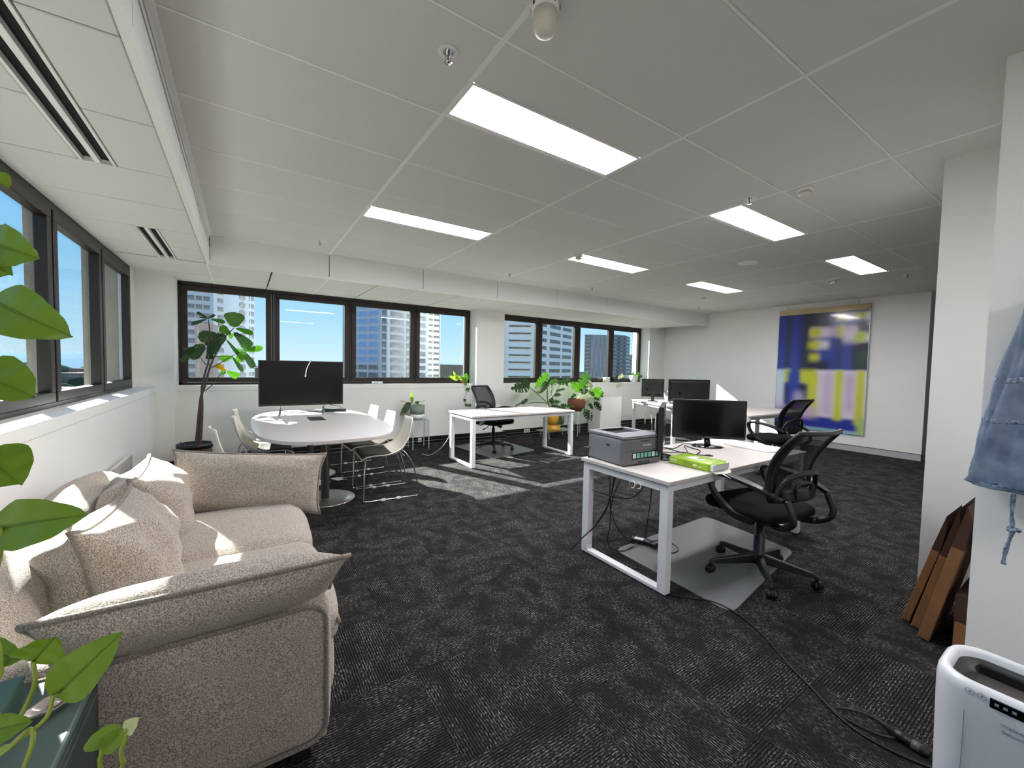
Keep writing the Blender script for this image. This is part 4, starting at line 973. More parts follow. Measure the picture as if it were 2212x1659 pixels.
SR1 = [((7.126, 6.775, 1.077), (7.039, 6.77, 1.146), 0.083, 'p'), ((7.176, 6.805, 1.09), (7.131, 6.785, 1.173), 0.083, 'p'), ((7.158, 6.75, 1.092), (7.222, 6.777, 1.167), 0.076, 'p'), ((7.234, 6.803, 1.076), (7.333, 6.832, 1.116), 0.084, 'p'), ((7.108, 6.776, 1.063), (7.057, 6.803, 1.09), 0.069, 'p'), ((7.198, 6.806, 1.062), (7.198, 6.789, 1.104), 0.083, 'y2')]
SR2 = [((8.158, 6.795, 1.146), (8.047, 6.815, 1.233), 0.103, 'b'), ((8.151, 6.79, 1.154), (8.08, 6.791, 1.307), 0.088, 'b'), ((8.146, 6.767, 1.155), (8.152, 6.758, 1.25), 0.088, 'b'), ((8.208, 6.764, 1.148), (8.256, 6.738, 1.31), 0.103, 'b'), ((8.256, 6.785, 1.147), (8.369, 6.773, 1.251), 0.088, 'b'), ((8.318, 6.799, 1.132), (8.344, 6.771, 1.059), 0.074, 'g'), ((8.235, 6.804, 1.146), (8.312, 6.816, 1.22), 0.088, 'd'), ((8.48, 6.805, 1.206), (8.62, 6.829, 1.281), 0.036, 'd'), ((8.588, 6.804, 1.281), (8.659, 6.809, 1.357), 0.027, 'd'), ((8.521, 6.751, 1.282), (8.64, 6.766, 1.32), 0.024, 'd'), ((8.292, 6.76, 1.162), (8.43, 6.748, 1.222), 0.044, 'd'), ((8.108, 6.79, 1.146), (7.999, 6.791, 1.19), 0.073, 'b')]
SR3 = [((7.505, 6.777, 1.104), (7.497, 6.794, 1.245), 0.042, 'd'), ((7.574, 6.784, 1.118), (7.624, 6.778, 1.218), 0.057, 'p'), ((7.422, 6.68, 1.024), (7.418, 6.68, 0.899), 0.025, 'p'), ((7.483, 6.68, 1.024), (7.477, 6.68, 0.926), 0.025, 'p'), ((7.543, 6.68, 1.038), (7.557, 6.68, 0.953), 0.02, 'p'), ((7.61, 6.781, 1.161), (7.723, 6.794, 1.275), 0.071, 'p'), ((7.615, 6.767, 1.147), (7.813, 6.779, 1.218), 0.057, 'p')]
POT = [((-0.261, 0.809, 1.621), (-0.247, 0.799, 1.602), 0.0177), ((-0.276, 0.79, 1.513), (-0.238, 0.763, 1.487), 0.0597), ((-0.262, 0.781, 1.527), (-0.211, 0.746, 1.508), 0.0569), ((-0.258, 0.774, 1.454), (-0.179, 0.72, 1.414), 0.0671), ((-0.255, 0.72, 1.369), (-0.197, 0.68, 1.342), 0.0628), ((-0.258, 0.741, 1.268), (-0.219, 0.713, 1.236), 0.0683), ((-0.255, 0.758, 1.175), (-0.164, 0.698, 1.194), 0.0626), ((-0.218, 0.725, 1.013), (-0.195, 0.711, 1.042), 0.0523), ((-0.281, 0.79, 1.01), (-0.239, 0.762, 0.999), 0.0355), ((-0.184, 0.665, 0.996), (-0.122, 0.628, 1.067), 0.0535), ((-0.245, 0.692, 0.96), (-0.203, 0.665, 0.974), 0.0314), ((-0.15, 0.675, 0.914), (-0.125, 0.659, 0.939), 0.0)]
POTS = [[(-0.271, 0.754, 0.891), (-0.235, 0.732, 0.937), (-0.216, 0.722, 0.983), (-0.217, 0.724, 1.012)], [(-0.256, 0.72, 0.906), (-0.224, 0.7, 0.934), (-0.192, 0.669, 0.97), (-0.185, 0.666, 0.997)], [(-0.241, 0.7, 0.929), (-0.228, 0.691, 0.935), (-0.208, 0.679, 0.957), (-0.205, 0.676, 0.943), (-0.215, 0.681, 0.908)], [(-0.167, 0.683, 0.86), (-0.15, 0.674, 0.894), (-0.148, 0.673, 0.907)], [(-0.145, 0.669, 0.871), (-0.128, 0.659, 0.906), (-0.121, 0.656, 0.929)], [(-0.261, 0.751, 0.971), (-0.262, 0.758, 1.084), (-0.25, 0.753, 1.141), (-0.249, 0.754, 1.176)]]
POT2 = [((-0.149, 0.674, 0.905), (-0.119, 0.655, 0.932), 0.022750540325332726), ((-0.133, 0.664, 0.93), (-0.17, 0.688, 0.904), 0.022750540325332726), ((-0.123, 0.657, 0.93), (-0.11, 0.65, 0.945), 0.019337959276532816)]
LC = {'d': ('#1c3418', '#2b501f', 0.10), 'g': ('#33591d', '#4f8426', 0.14), 'b': ('#3f7a18', '#5a981c', 0.15), 'y': ('#a8801a', '#c89a1c', 0.2), 'p': ('#b4ba88', '#bcc48c', 0.2), 'y2': ('#86a634', '#9cb83c', 0.22), 'f': ('#5e7c17', '#6c8a20', 0.22)}
def leafmat(k):
    c, tcol, f = LC[k]; return mat('leaf_'+k, c, 0.38, spec=0.4, var=(30, tcol, 0.7), trans=(tcol, f))
EYE = Vector((0, 0, 1.387))
def leaf_geo(b_, base, tip, w_, shape='oval', tilt=0.0, droop=0.12, fold=0.18, cuts=0, nv=12, nu=8, seed=0.0):
    P0, P1 = Vector(base), Vector(tip); ax = P1-P0; L = ax.length
    if L < 1e-4: return
    ax.normalize(); vw = (EYE-(P0+P1)/2).normalized()
    sd = ax.cross(vw); sd = sd.normalized() if sd.length > 0.05 else ax.orthogonal().normalized()
    sd = (Matrix.Rotation(tilt, 4, ax) @ sd).normalized(); nn = sd.cross(ax).normalized()
    def wd(v):
        if shape == 'heart': return (min(1, (v/0.22))**0.55)*(1-v**2.6)**0.8 if v > 0 else 0.0
        if shape == 'fiddle': return max(0.0, (0.32+0.68*math.sin(min(1.0, v*0.92)*PI*0.62)**1.3))*min(1, (v/0.06)**0.6)*(1-v**7)**0.6
        if shape == 'lance': return math.sin(PI*min(1, v**0.8))**0.8
        return math.sin(PI*v**0.85)**0.7
    def f(i, j):
        v = j/nv; u = -1+2*i/nu; x = u*wd(v)*w_/2
        up = fold*abs(u)*wd(v)*w_*0.5 - droop*L*(v-0.5)**2*1.2 + 0.035*w_*math.sin(v*17+seed+u*2)*abs(u)
        back = -0.10*L*abs(u)**2 if shape == 'heart' and v < 0.25 else 0.0
        return P0+ax*(v*L+back*(1-v*4) if back else v*L)+sd*x+nn*up
    vv = [f(i, j) for j in range(nv+1) for i in range(nu+1)]; ff = []
    for j in range(nv):
        for i in range(nu):
            if cuts:
                ph = ((j+0.5)/nv*cuts) % 1.0; ue = abs(-1+2*(i+0.5)/nu)
                if ph < 0.26 and ue > 0.38 and 0.12 < (j+0.5)/nv < 0.93: continue
            ff.append((j*(nu+1)+i, j*(nu+1)+i+1, (j+1)*(nu+1)+i+1, (j+1)*(nu+1)+i))
    b_.add(vv, ff, True)
def rel(t, p): return tuple(Vector(p)-t.location)
def foliage(t, leaves, shape='oval', cuts=0, th=None, petiole=None, **kw):
    for k, (b0, t0, w_, c) in enumerate(leaves):
        rr = random.Random(k*13+len(leaves)); b = B()
        leaf_geo(b, b0, t0, max(w_, 0.006)*(1.18 if shape == 'fiddle' else 1.0), shape, tilt=rr.uniform(-0.32, 0.32), droop=rr.uniform(0.05, 0.22), seed=k*1.7, cuts=cuts, nv=(28 if cuts else 12), nu=(10 if cuts else 8), **kw)
        b.v = [rel(t, p) for p in b.v]
        o = b.build('leaf', leafmat(c), t)
        if w_ > 0.03:
            ms = [Vector(b.v[j*((10 if cuts else 8)+1)+(10 if cuts else 8)//2]) for j in range(0, (28 if cuts else 12)+1, 2)]
            n_ = len(ms); B().tube(ms, [0.0022*(1-0.8*i/n_) for i in range(n_)], 5).build('midrib', leafmat('g' if c in 'd' else c), o)
def twigs(t, lst, r0, r1, m, nm='stem'):
    for l in lst:
        pts = spline([rel(t, p) for p in l], 4) if len(l) > 2 else [Vector(rel(t, p)) for p in l]; n_ = len(pts)
        B().tube(pts, [r0+(r1-r0)*i/(n_-1) for i in range(n_)], 6).build(nm, m, t)
M_BARK = mat('bark', '#3a2f2b', 0.85, var=(25, '#5a4c45', 0.25)); M_STEMG = mat('green_stem', '#46602c', 0.5); M_SOIL = mat('soil', '#2a1f18', 1.0, bump=(60, 1.0, 0.01))
M_PETW = mat('pale_stem', '#b9c28a', 0.5)

# fiddle leaf fig in the corner
t = thing('fiddle_leaf_fig', 'tall fiddle leaf fig in a woven pot by the window corner', 'plant', (-0.47, 5.98, 0))
B().lathe([(0.001, 0), (0.135, 0.0), (0.165, 0.12), (0.168, 0.25), (0.155, 0.37)], n=32).build('pot', mat('woven_pot', '#6b4f3c', 0.8, var=(60, '#4e382a', 0.2), bump=(90, 0.6, 0.004)), t)
B().lathe([(0.157, 0.36), (0.176, 0.365), (0.178, 0.405), (0.160, 0.41), (0.150, 0.385)], n=32).build('pot_rim', M_BLK, t)
B().lathe([(0.001, 0.385), (0.152, 0.38)], n=24).build('soil', M_SOIL, t)
for l in FIGS[:3]:
    p0 = l[0]; l.insert(0, (-0.47+(p0[0]+0.47)*0.5, 5.98, 0.37))
twigs(t, FIGS[:2], 0.017, 0.005, M_BARK, 'trunk'); twigs(t, FIGS[2:3], 0.014, 0.009, M_BARK, 'trunk'); twigs(t, FIGS[3:], 0.006, 0.003, M_BARK, 'branch')
foliage(t, FIG, 'fiddle')
for k, (dx, dy) in enumerate(((-0.09, -0.08), (0.07, -0.10), (-0.04, -0.12))):
    B().tube(spline([(dx, dy, 0.38), (dx-0.02, dy-0.02, 0.43), (dx-0.04+0.06*k, dy-0.03, 0.455)], 5), 0.004, 5).build('twig', M_BARK, t)

# monstera in the yellow pot on a little table
tb = thing('side_table', 'low glass-topped side table under the yellow plant pot', 'table', (5.10, 6.20, 0))
M_TG = clearmat('table_glass', '#dfe8e6', 1.0, 0.03, '#c9d0cf', 0.35)
B().box(-0.30, 0.42, -0.18, 0.16, 0.142, 0.150).build('table_top', M_TG, tb, bevel=0.002, seg=1)
for x in (-0.22, 0.34):
    for y in (-0.14, 0.12): B().tube([(x, y, 0.14), (x+0.01, y-0.01, 0.0)], 0.007, 6).build('leg', M_WPL, tb)
t = thing('monstera', 'large monstera in a yellow two-tier pot behind the sunlit desk', 'plant', (5.06, 6.15, 0.151))
M_YEL = mat('yellow_glaze', '#c99a2e', 0.4)
B().lathe([(0.001, 0), (0.150, 0.0), (0.148, 0.05), (0.118, 0.105), (0.112, 0.112), (0.115, 0.12)], n=32).build('saucer_foot', M_YEL, t)
B().lathe([(0.10, 0.115), (0.128, 0.12), (0.130, 0.36), (0.122, 0.362), (0.118, 0.335)], n=32).build('pot', M_YEL, t)
B().lathe([(0.001, 0.335), (0.119, 0.332)], n=20).build('soil', M_SOIL, t)
MONS = [[(5.06, 6.15, 0.48)]+l for l in MONS[:11]]+MONS[11:]
twigs(t, MONS, 0.009, 0.006, M_STEMG); foliage(t, MON, 'heart', cuts=6)

# monstera in the terracotta pot on a clear acrylic stand
M_ACR = clearmat('acrylic', '#f2f6f6', 1.0)
def acrylic(label, x, y, z, hw, hd):
    t = thing('acrylic_stand', label, 'stand', (x, y, 0), 0, 'clear acrylic plant stands')
    B().box(-hw, hw, -hd, hd, z-0.012, z).build('top', M_ACR, t, bevel=0.002, seg=1)
    for sx in (-1, 1): B().box(sx*hw-0.006, sx*hw+0.006, -hd, hd, 0, z-0.012).build('side_panel', M_ACR, t)
    for sx in (-1, 1):
        for sy in (-1, 1): B().box(sx*hw-0.007, sx*hw+0.007, sy*hd-0.004, sy*hd+0.004, 0, z).build('edge', clearmat('acrylic_edge', '#dfe7e7', 1.0, 0.1, '#e8efee', 0.5), t)
    return t
acrylic('clear acrylic stand under the terracotta pot', 5.80, 6.22, 0.50, 0.17, 0.15)
acrylic('clear acrylic stand under the grey and white pot', 2.42, 6.42, 0.478, 0.135, 0.11)
t = thing('monstera', 'glossy monstera with a brown terracotta pot on the acrylic stand', 'plant', (5.72, 6.22, 0.501))
B().lathe([(0.001, 0), (0.10, 0.0), (0.175, 0.09), (0.190, 0.17), (0.165, 0.245), (0.155, 0.25), (0.15, 0.225)], n=32).build('pot', mat('terracotta', '#7d4a35', 0.7, var=(14, '#6a3d2c', 0.25)), t)
B().lathe([(0.001, 0.228), (0.151, 0.225)], n=20).build('soil', M_SOIL, t)
MON2S = [[(5.72, 6.22, 0.73)]+l[1:] for l in MON2S[:8]]+MON2S[8:]
twigs(t, MON2S, 0.009, 0.006, M_PETW); foliage(t, MON2, 'heart', cuts=5)

# grey and white pot
t = thing('potted_plant', 'strappy plant in a grey and white pot against the window wall', 'plant', (2.395, 6.42, 0.479))
B().lathe([(0.001, 0), (0.075, 0.0), (0.105, 0.04), (0.112, 0.09)], n=32).build('pot_base', M_WPL, t)
B().lathe([(0.112, 0.09), (0.118, 0.15), (0.118, 0.235), (0.108, 0.236), (0.104, 0.215)], n=32).build('pot', mat('sage_glaze', '#7f8a7d', 0.6), t)
B().lathe([(0.001, 0.215), (0.105, 0.212)], n=20).build('soil', M_SOIL, t)
def arch(l, up):
    return l
foliage(t, GPL, 'lance')
# sill plants
def sillpot(label, x, y, r, h, m, leaves, shape='oval', st=None, cat='plant', nm='sill_plant', rim=True):
    t = thing(nm, label, cat, (x, y, ZS+0.001), 0, 'small plants on the window sills')
    B().lathe([(0.001, 0), (r*0.78, 0.0), (r, h), (r*0.9, h), (r*0.85, h*0.85)], n=24).build('pot', m, t)
    B().lathe([(0.001, h*0.86), (r*0.86, h*0.85)], n=16).build('soil', M_SOIL, t)
    if st: twigs(t, st, 0.0035, 0.002, M_STEMG)
    foliage(t, leaves, shape); return t
sillpot('trailing pothos in an amber glass at the end of the first window sill', 3.40, 6.79, 0.045, 0.07, mat('amber_glass', '#8a6a2a', 0.15), SPL+SPT, 'heart', SPTS)
sillpot('small white pot with a pale variegated plant on the second sill', 7.16, 6.78, 0.085, 0.12, M_WPL, SR1, 'oval')
sillpot('small charcoal pot with a trailing grey plant on the second sill', 7.47, 6.78, 0.07, 0.11, mat('charcoal_pot', '#4a4c4b', 0.7), SR3, 'lance')
sillpot('white pot of bright green leaves nearest the far wall', 8.12, 6.78, 0.11, 0.17, M_WPL, SR2, 'heart')
t = thing('eraser', 'small white and blue whiteboard eraser on the first sill', 'eraser', (1.86, 6.77, ZS+0.001), 0.1)
B().box(-0.11, 0.06, -0.025, 0.025, 0, 0.035).build('body', M_WPL, t, bevel=0.006); B().box(-0.11, -0.02, -0.027, 0.027, 0.006, 0.03).build('band', mat('pale_blue', '#a9c4cc', 0.6), t)

# pothos close to the lens, standing on the green cabinet
t = thing('pothos', 'trailing pothos in a cream pot on the green cabinet', 'plant', (-0.335, 0.60, 0.606))
B().lathe([(0.001, 0), (0.075, 0.0), (0.098, 0.26), (0.102, 0.29), (0.092, 0.292), (0.088, 0.26)], n=32).build('pot', mat('cream_glaze', '#dcd6c6', 0.4), t)
B().lathe([(0.001, 0.262), (0.089, 0.26)], n=20).build('soil', M_SOIL, t)
B().tube([(-0.02, 0.0, 0.2), (-0.025, 0.06, 1.08)], 0.016, 10).build('moss_pole', mat('moss_pole', '#5a4630', 1.0, bump=(120, 1.0, 0.006)), t)
for l in POTS: pass
o_ = (-0.335, 0.60, 0.87)
st = [[o_, (-0.31, 0.68, 0.90)]+l for l in POTS[:5]]+[[o_, (-0.36, 0.66, 1.0)]+POTS[5]]
st += [[(-0.36, 0.66, 1.0), (-0.345, 0.68, 1.3), (-0.34, 0.70, 1.6)]]
twigs(t, st, 0.0032, 0.0022, mat('pothos_stem', '#8a9a3a', 0.45))
tips = [p for p in POT]
foliage(t, [(a, b, w_, 'f') for a, b, w_ in POT[:-1]]+[(a, b, w_, 'p' if k == 2 else 'f') for k, (a, b, w_) in enumerate(POT2)], 'heart')
for (a, b, w_) in POT[:7]:
    pts = spline([(-0.34, 0.69, max(0.95, a[2]-0.06)), ((a[0]-0.34)/2, (a[1]+0.69)/2, a[2]-0.015), a], 4)
    B().tube([rel(t, p) for p in pts], 0.002, 5).build('petiole', MATS['pothos_stem'], t)
# ================================================================== printer, monitors and small things on the desks
M_PRN = mat('printer_grey', '#777a7f', 0.5, bump=(400, 0.08, 0.0004)); M_PRND = mat('printer_dark', '#3b3d40', 0.45); M_PRNF = mat('printer_front', '#68676b', 0.45)
t = thing('printer', 'grey laser printer on the near end of the printer desk', 'printer', (2.36, 2.045, HD), math.radians(-3))
t.scale = (1.06, 1.04, 1.06)
B().rbox((0, 0, 0.092), (0.18, 0.165, 0.088), 0.012, 8).build('body', M_PRN, t)
B().box(-0.182, 0.182, -0.182, -0.03, 0.178, 0.196).box(-0.182, -0.105, -0.03, 0.17, 0.178, 0.196).box(0.14, 0.182, -0.03, 0.17, 0.178, 0.196).box(-0.105, 0.14, 0.135, 0.17, 0.178, 0.200).build('top_cover', M_PRN, t, bevel=0.003)
tr = B().box(-0.105, 0.14, -0.03, 0.135, 0.1805, 0.182).build('output_tray', mat('tray_black', '#070708', 0.9), t)
B().box(-0.09, 0.12, 0.128, 0.135, 0.182, 0.196).build('paper_slot', MATS['tray_black'], tr)
B().box(-0.12, 0.02, -0.075, -0.045, 0.196, 0.1972).build('control_strip', mat('strip_silver', '#8f9499', 0.3), t)
B().box(-0.181, 0.181, -0.184, -0.160, 0.006, 0.176).build('front_panel', M_PRNF, t, bevel=0.012, seg=3)
B().box(-0.115, 0.165, -0.1865, -0.184, 0.108, 0.158).build('front_flap', M_PRNF, t, bevel=0.004)
B().box(-0.03, 0.05, -0.1875, -0.184, 0.155, 0.163).build('flap_grip', M_PRND, t)
B().box(-0.181, 0.181, -0.1845, -0.184, 0.098, 0.1005).build('seam', M_BLK, t)
pn = B().box(-0.105, 0.155, -0.1855, -0.184, 0.040, 0.088).build('sticker', M_BLKG, t)
M_TEAL = mat('sticker_teal', '#6fb7b0', 0.4); M_PALE = mat('sticker_pale', '#cfdcdc', 0.4)
for k in range(7): B().box(-0.099+0.036*k, -0.072+0.036*k, -0.1862, -0.1855, 0.050, 0.082).build('icon', M_PALE if k in (0, 5) else M_TEAL, pn)
B().box(-0.045, 0.055, -0.187, -0.184, 0.008, 0.028).build('paper_tray_grip', M_PRND, t)
B().box(-0.1825, -0.181, -0.05, -0.02, 0.118, 0.130).build('side_port', M_PRND, t)
text('logo_text', 'brother', 0.026, mat('logo_silver', '#d9dbdd', 0.4), t, (0.035, -0.1868, 0.133), (PI/2, 0, 0))
tag(B().tube(spline([(2.205, 2.19, 0.80), (2.165, 2.20, 0.79), (2.155, 2.20, 0.75), (2.16, 2.20, HD+0.005), (2.19, 2.215, HD+0.004), (2.30, 2.228, HD+0.004)], 6), 0.004, 6).build('black_cable', M_CABLE), 'thin black power cable looped behind the grey printer', 'cable')

def monitor(label, loc, rz, w_, z0, z1, base='ring', tilt=0.0, rear=False, name='monitor', logo=None):
    """screen faces local -y; origin at the foot of the stand"""
    t = thing(name, label, 'monitor', loc, rz, 'desk monitors')
    R = Matrix.Translation((0, 0, (z0+z1)/2)) @ Matrix.Rotation(tilt, 4, 'X') @ Matrix.Translation((0, 0, -(z0+z1)/2))
    B().box(-w_/2, w_/2, -0.022, 0.012, z0, z1, R).build('casing', M_BLK, t, bevel=0.004)
    B().box(-w_/2+0.014, w_/2-0.014, -0.0235, -0.0215, z0+0.022, z1-0.014, R).build('screen', M_SCREEN, t)
    B().box(-w_/2+0.03, w_/2-0.03, 0.012, 0.032, z0+0.03, z1-0.04, R).build('rear_shell', M_BLK, t, bevel=0.012)
    if base == 'ring':
        B().tube(spline([(0, 0.03, z0+0.10), (0, 0.035, z0+0.03), (0, 0.02, 0.06), (0, 0.0, 0.012)], 5), [0.022]*8+[0.024]*4+[0.026]*4, 12).build('neck', M_BLKG, t)
        B().lathe([(0.001, 0), (0.128, 0), (0.132, 0.004), (0.11, 0.011), (0.001, 0.013)], n=40, sy=0.78).build('stand_base', M_BLKG, t)
    else:
        B().box(-0.03, 0.03, 0.03, 0.05, 0.012, z0+0.12).build('neck', M_BLK, t, bevel=0.005)
        B().box(-0.10, 0.10, -0.07, 0.11, 0, 0.012).build('stand_base', M_BLK, t, bevel=0.006)
    if rear:
        B().box(-w_*0.2, w_*0.2, 0.032, 0.034, z1-0.12, z1-0.118).build('vent_line', M_BLKG, t)
        B().box(w_*0.22, w_*0.26, 0.032, 0.0345, z0+0.12, z0+0.18).build('lock_slot', M_BLKG, t)
        B().box(-w_*0.36, w_*0.36, 0.030, 0.0345, z0+0.035, z0+0.06).build('port_bay', M_BLKG, t)
    if logo: text('logo_text', logo, 0.012, M_ALU, t, (0, -0.0242, z0+0.011), (PI/2, 0, 0))
    return t
monitor('black monitor facing the chair at the middle of the printer desk', (3.425, 2.02, HD), math.radians(-42), 0.61, 0.075, 0.415, logo='SAMSUNG')
monitor('black monitor seen edge-on beside the printer', (2.68, 1.955, HD), math.radians(34), 0.50, 0.075, 0.405)
DC = Vector((7.05, 4.10)); dx_ = Vector((math.cos(math.radians(64)), math.sin(math.radians(64))))
monitor('smaller monitor back with a sunlit triangle on the angled corner desk', (7.20, 5.50, HD), math.radians(133), 0.45, 0.09, 0.47, base='box', rear=True)
monitor('wide black monitor back on the angled corner desk', (7.13, 4.62, HD), math.radians(145), 0.78, 0.07, 0.49, base='box', rear=True)
t = thing('laptop', 'open silver laptop between the two monitor backs', 'laptop', (7.45, 5.16, HD+0.001), math.radians(60))
M_SILV = mat('laptop_silver', '#b9c2c9', 0.35, 0.4)
B().box(-0.16, 0.16, -0.11, 0.11, 0, 0.012).build('base', M_SILV, t, bevel=0.004)
B().box(-0.16, 0.16, -0.002, 0.006, 0, 0.22, Matrix.Translation((0, 0.11, 0.012)) @ Matrix.Rotation(math.radians(-14), 4, 'X')).build('lid', M_SILV, t, bevel=0.003)
t = thing('microphone_arm', 'black goose-neck microphone on the corner desk', 'microphone', (7.02, 4.95, HD))
B().lathe([(0.001, 0), (0.05, 0), (0.05, 0.012), (0.001, 0.015)], n=20).build('foot', M_STEEL, t)
B().tube(spline([(0, 0, 0.012), (0.0, 0.0, 0.14), (0.0, -0.05, 0.19), (0.0, -0.13, 0.235)], 6), 0.006, 8).build('arm', M_STEEL, t)
B().ball((0, -0.14, 0.24), 0.026, 12, 8).build('head', M_BLK, t)
for k, (p, lab) in enumerate((([(7.16, 5.30, HD+0.006), (7.10, 5.10, HD+0.006), (7.22, 4.9, HD+0.006), (7.05, 4.75, HD+0.006), (7.2, 4.6, HD+0.006)], 'white cable snaking across the angled corner desk'),
                              ([(7.32, 5.62, HD-0.045), (7.28, 5.60, 0.62), (7.24, 5.55, 0.48), (7.27, 5.55, 0.30), (7.22, 5.5, 0.14), (7.12, 5.42, 0.04), (6.98, 5.36, 0.008)], 'white cable hanging under the angled corner desk to the floor'),
                              ([(7.22, 5.42, HD-0.045), (7.20, 5.40, 0.5), (7.19, 5.40, 0.3), (7.17, 5.38, 0.05)], 'thin grey cable hanging under the angled corner desk'))):
    tag(B().tube(spline(p, 6), 0.005 if k < 2 else 0.003, 6).build('white_cable', M_WCABLE), lab, 'cable')

# keyboard
t = thing('keyboard', 'slim white wireless keyboard on the printer desk', 'keyboard', (3.70, 1.80, HD+0.001), math.radians(-97))
B().box(-0.205, 0.205, -0.058, 0.058, 0.0, 0.008).build('tray', M_WPL, t, bevel=0.004)
k0 = None
for r in range(5):
    n_ = 14 if r else 9
    for c_ in range(14):
        if r == 0 and 3 < c_ < 9:
            if c_ == 4: B().box(-0.07, 0.062, -0.052, -0.034, 0.008, 0.012).build('space_bar', M_WPL, t, bevel=0.0015, seg=1)
            continue
        p = (-0.189+0.0291*c_, -0.043+0.0215*r, 0.0)
        if k0 is None: k0 = B().box(-0.0125, 0.0125, -0.009, 0.009, 0.008, 0.012).build('key', mat('key_white', '#f1f1ee', 0.5), t, loc=p, bevel=0.0015, seg=1)
        else: copy1(k0, p, t)
# paper packet
M_LIME = mat('lime_wrap', '#8db312', 0.32, coat=0.3); M_LIMED = mat('lime_wrap_dark', '#6f9414', 0.32, coat=0.3); M_PAPER = mat('copy_paper', '#dfe2ea', 0.8)
t = thing('paper_packet', 'torn open lime green packet of copy paper on the desk edge', 'paper packet', (2.675, 1.645, HD+0.0005), math.radians(-88))
B().rbox((-0.005, 0, 0.026), (0.155, 0.108, 0.0255), 0.006, 10, bulge=0.002, wob=0.003).build('wrapper', M_LIME, t)
B().box(0.10, 0.168, -0.103, 0.103, 0.006, 0.046).build('paper_stack', M_PAPER, t, bevel=0.002)
def flap(u, v):
    a = -0.1+u*0.2; return Vector((0.15+0.07*v*(1-0.55*(2*u-1)**2), a*1.02, 0.004-0.012*v**2+0.002*math.sin(9*u)))
B().shell(flap, 12, 6, 0.0012).build('torn_flap', mat('wrap_inside', '#c9cbbd', 0.6), t)
B().shell(lambda u, v: Vector((0.145+0.035*v*math.sin(PI*u), -0.105+0.21*u, 0.051-0.003*v)), 10, 4, 0.0012).build('torn_flap', M_LIME, t)
B().shell(lambda u, v: Vector((-0.06+0.12*u, -0.055+0.10*v*(0.6+0.4*math.sin(PI*u)), 0.0535+0.0006*math.sin(8*u))), 10, 4, 0.0006).build('print_patch', mat('patch_pale', '#dcd6da', 0.5), t)
B().prism([(-0.155, 0), (-0.10, 0.0), (-0.06, 0.03), (-0.155, 0.03)], -0.0008, 0.0, Matrix.Translation((0.11, -0.1095, 0.012)) @ Matrix.Rotation(PI/2, 4, 'X')).build('print_swirl', M_LIMED, t)
B().shell(lambda u, v: Vector((0.205+0.05*v+0.008*math.sin(7*u), -0.06+0.05*u, -0.006-0.03*v*(0.5+u))), 5, 5, 0.001).build('torn_scrap', M_PAPER, t)
M_WPRT = mat('print_white', '#f0f4e6', 0.5)
text('print_text', 'HEVIA', 0.021, M_WPRT, t, (-0.118, -0.1128, 0.034), (PI/2, 0, 0))
text('print_text', 'COPY PAPER', 0.009, M_WPRT, t, (-0.118, -0.1128, 0.018), (PI/2, 0, 0))
text('print_text', '80', 0.026, M_WPRT, t, (0.045, -0.1128, 0.026), (PI/2, 0, 0))
text('print_text', 'g/m2', 0.011, M_WPRT, t, (0.085, -0.1128, 0.022), (PI/2, 0, 0))
# cables lying on the printer desk
zc = HD+0.004
for k, (p, lab) in enumerate((([(2.95, 2.12, zc), (2.86, 2.02, zc+0.03), (2.98, 1.93, zc), (3.10, 2.03, zc+0.03), (3.22, 2.05, zc), (3.12, 1.90, zc+0.01), (2.93, 1.84, zc), (2.86, 1.86, zc)], 'tangled black monitor cable in front of the facing monitor'),
                              ([(2.72, 2.18, zc), (2.9, 2.14, zc+0.02), (3.05, 2.10, zc), (3.22, 2.12, zc+0.02), (3.40, 2.13, zc)], 'black cable running along the back edge of the printer desk'),
                              ([(2.83, 2.10, zc), (2.80, 1.98, zc+0.015), (2.90, 1.90, zc+0.02), (2.99, 1.87, zc), (3.04, 1.80, zc)], 'short black video cable with a loose plug by the packet'))):
    o = B().tube(spline(p, 6), 0.004, 6); e = Vector(p[-1]); d_ = (Vector(p[-1])-Vector(p[-2])).normalized()
    o.tube([e, e+d_*0.035], 0.009, 8).tube([e+d_*0.035, e+d_*0.05], 0.006, 6)
    tag(o.build('black_cable', M_CABLE), lab, 'cable')
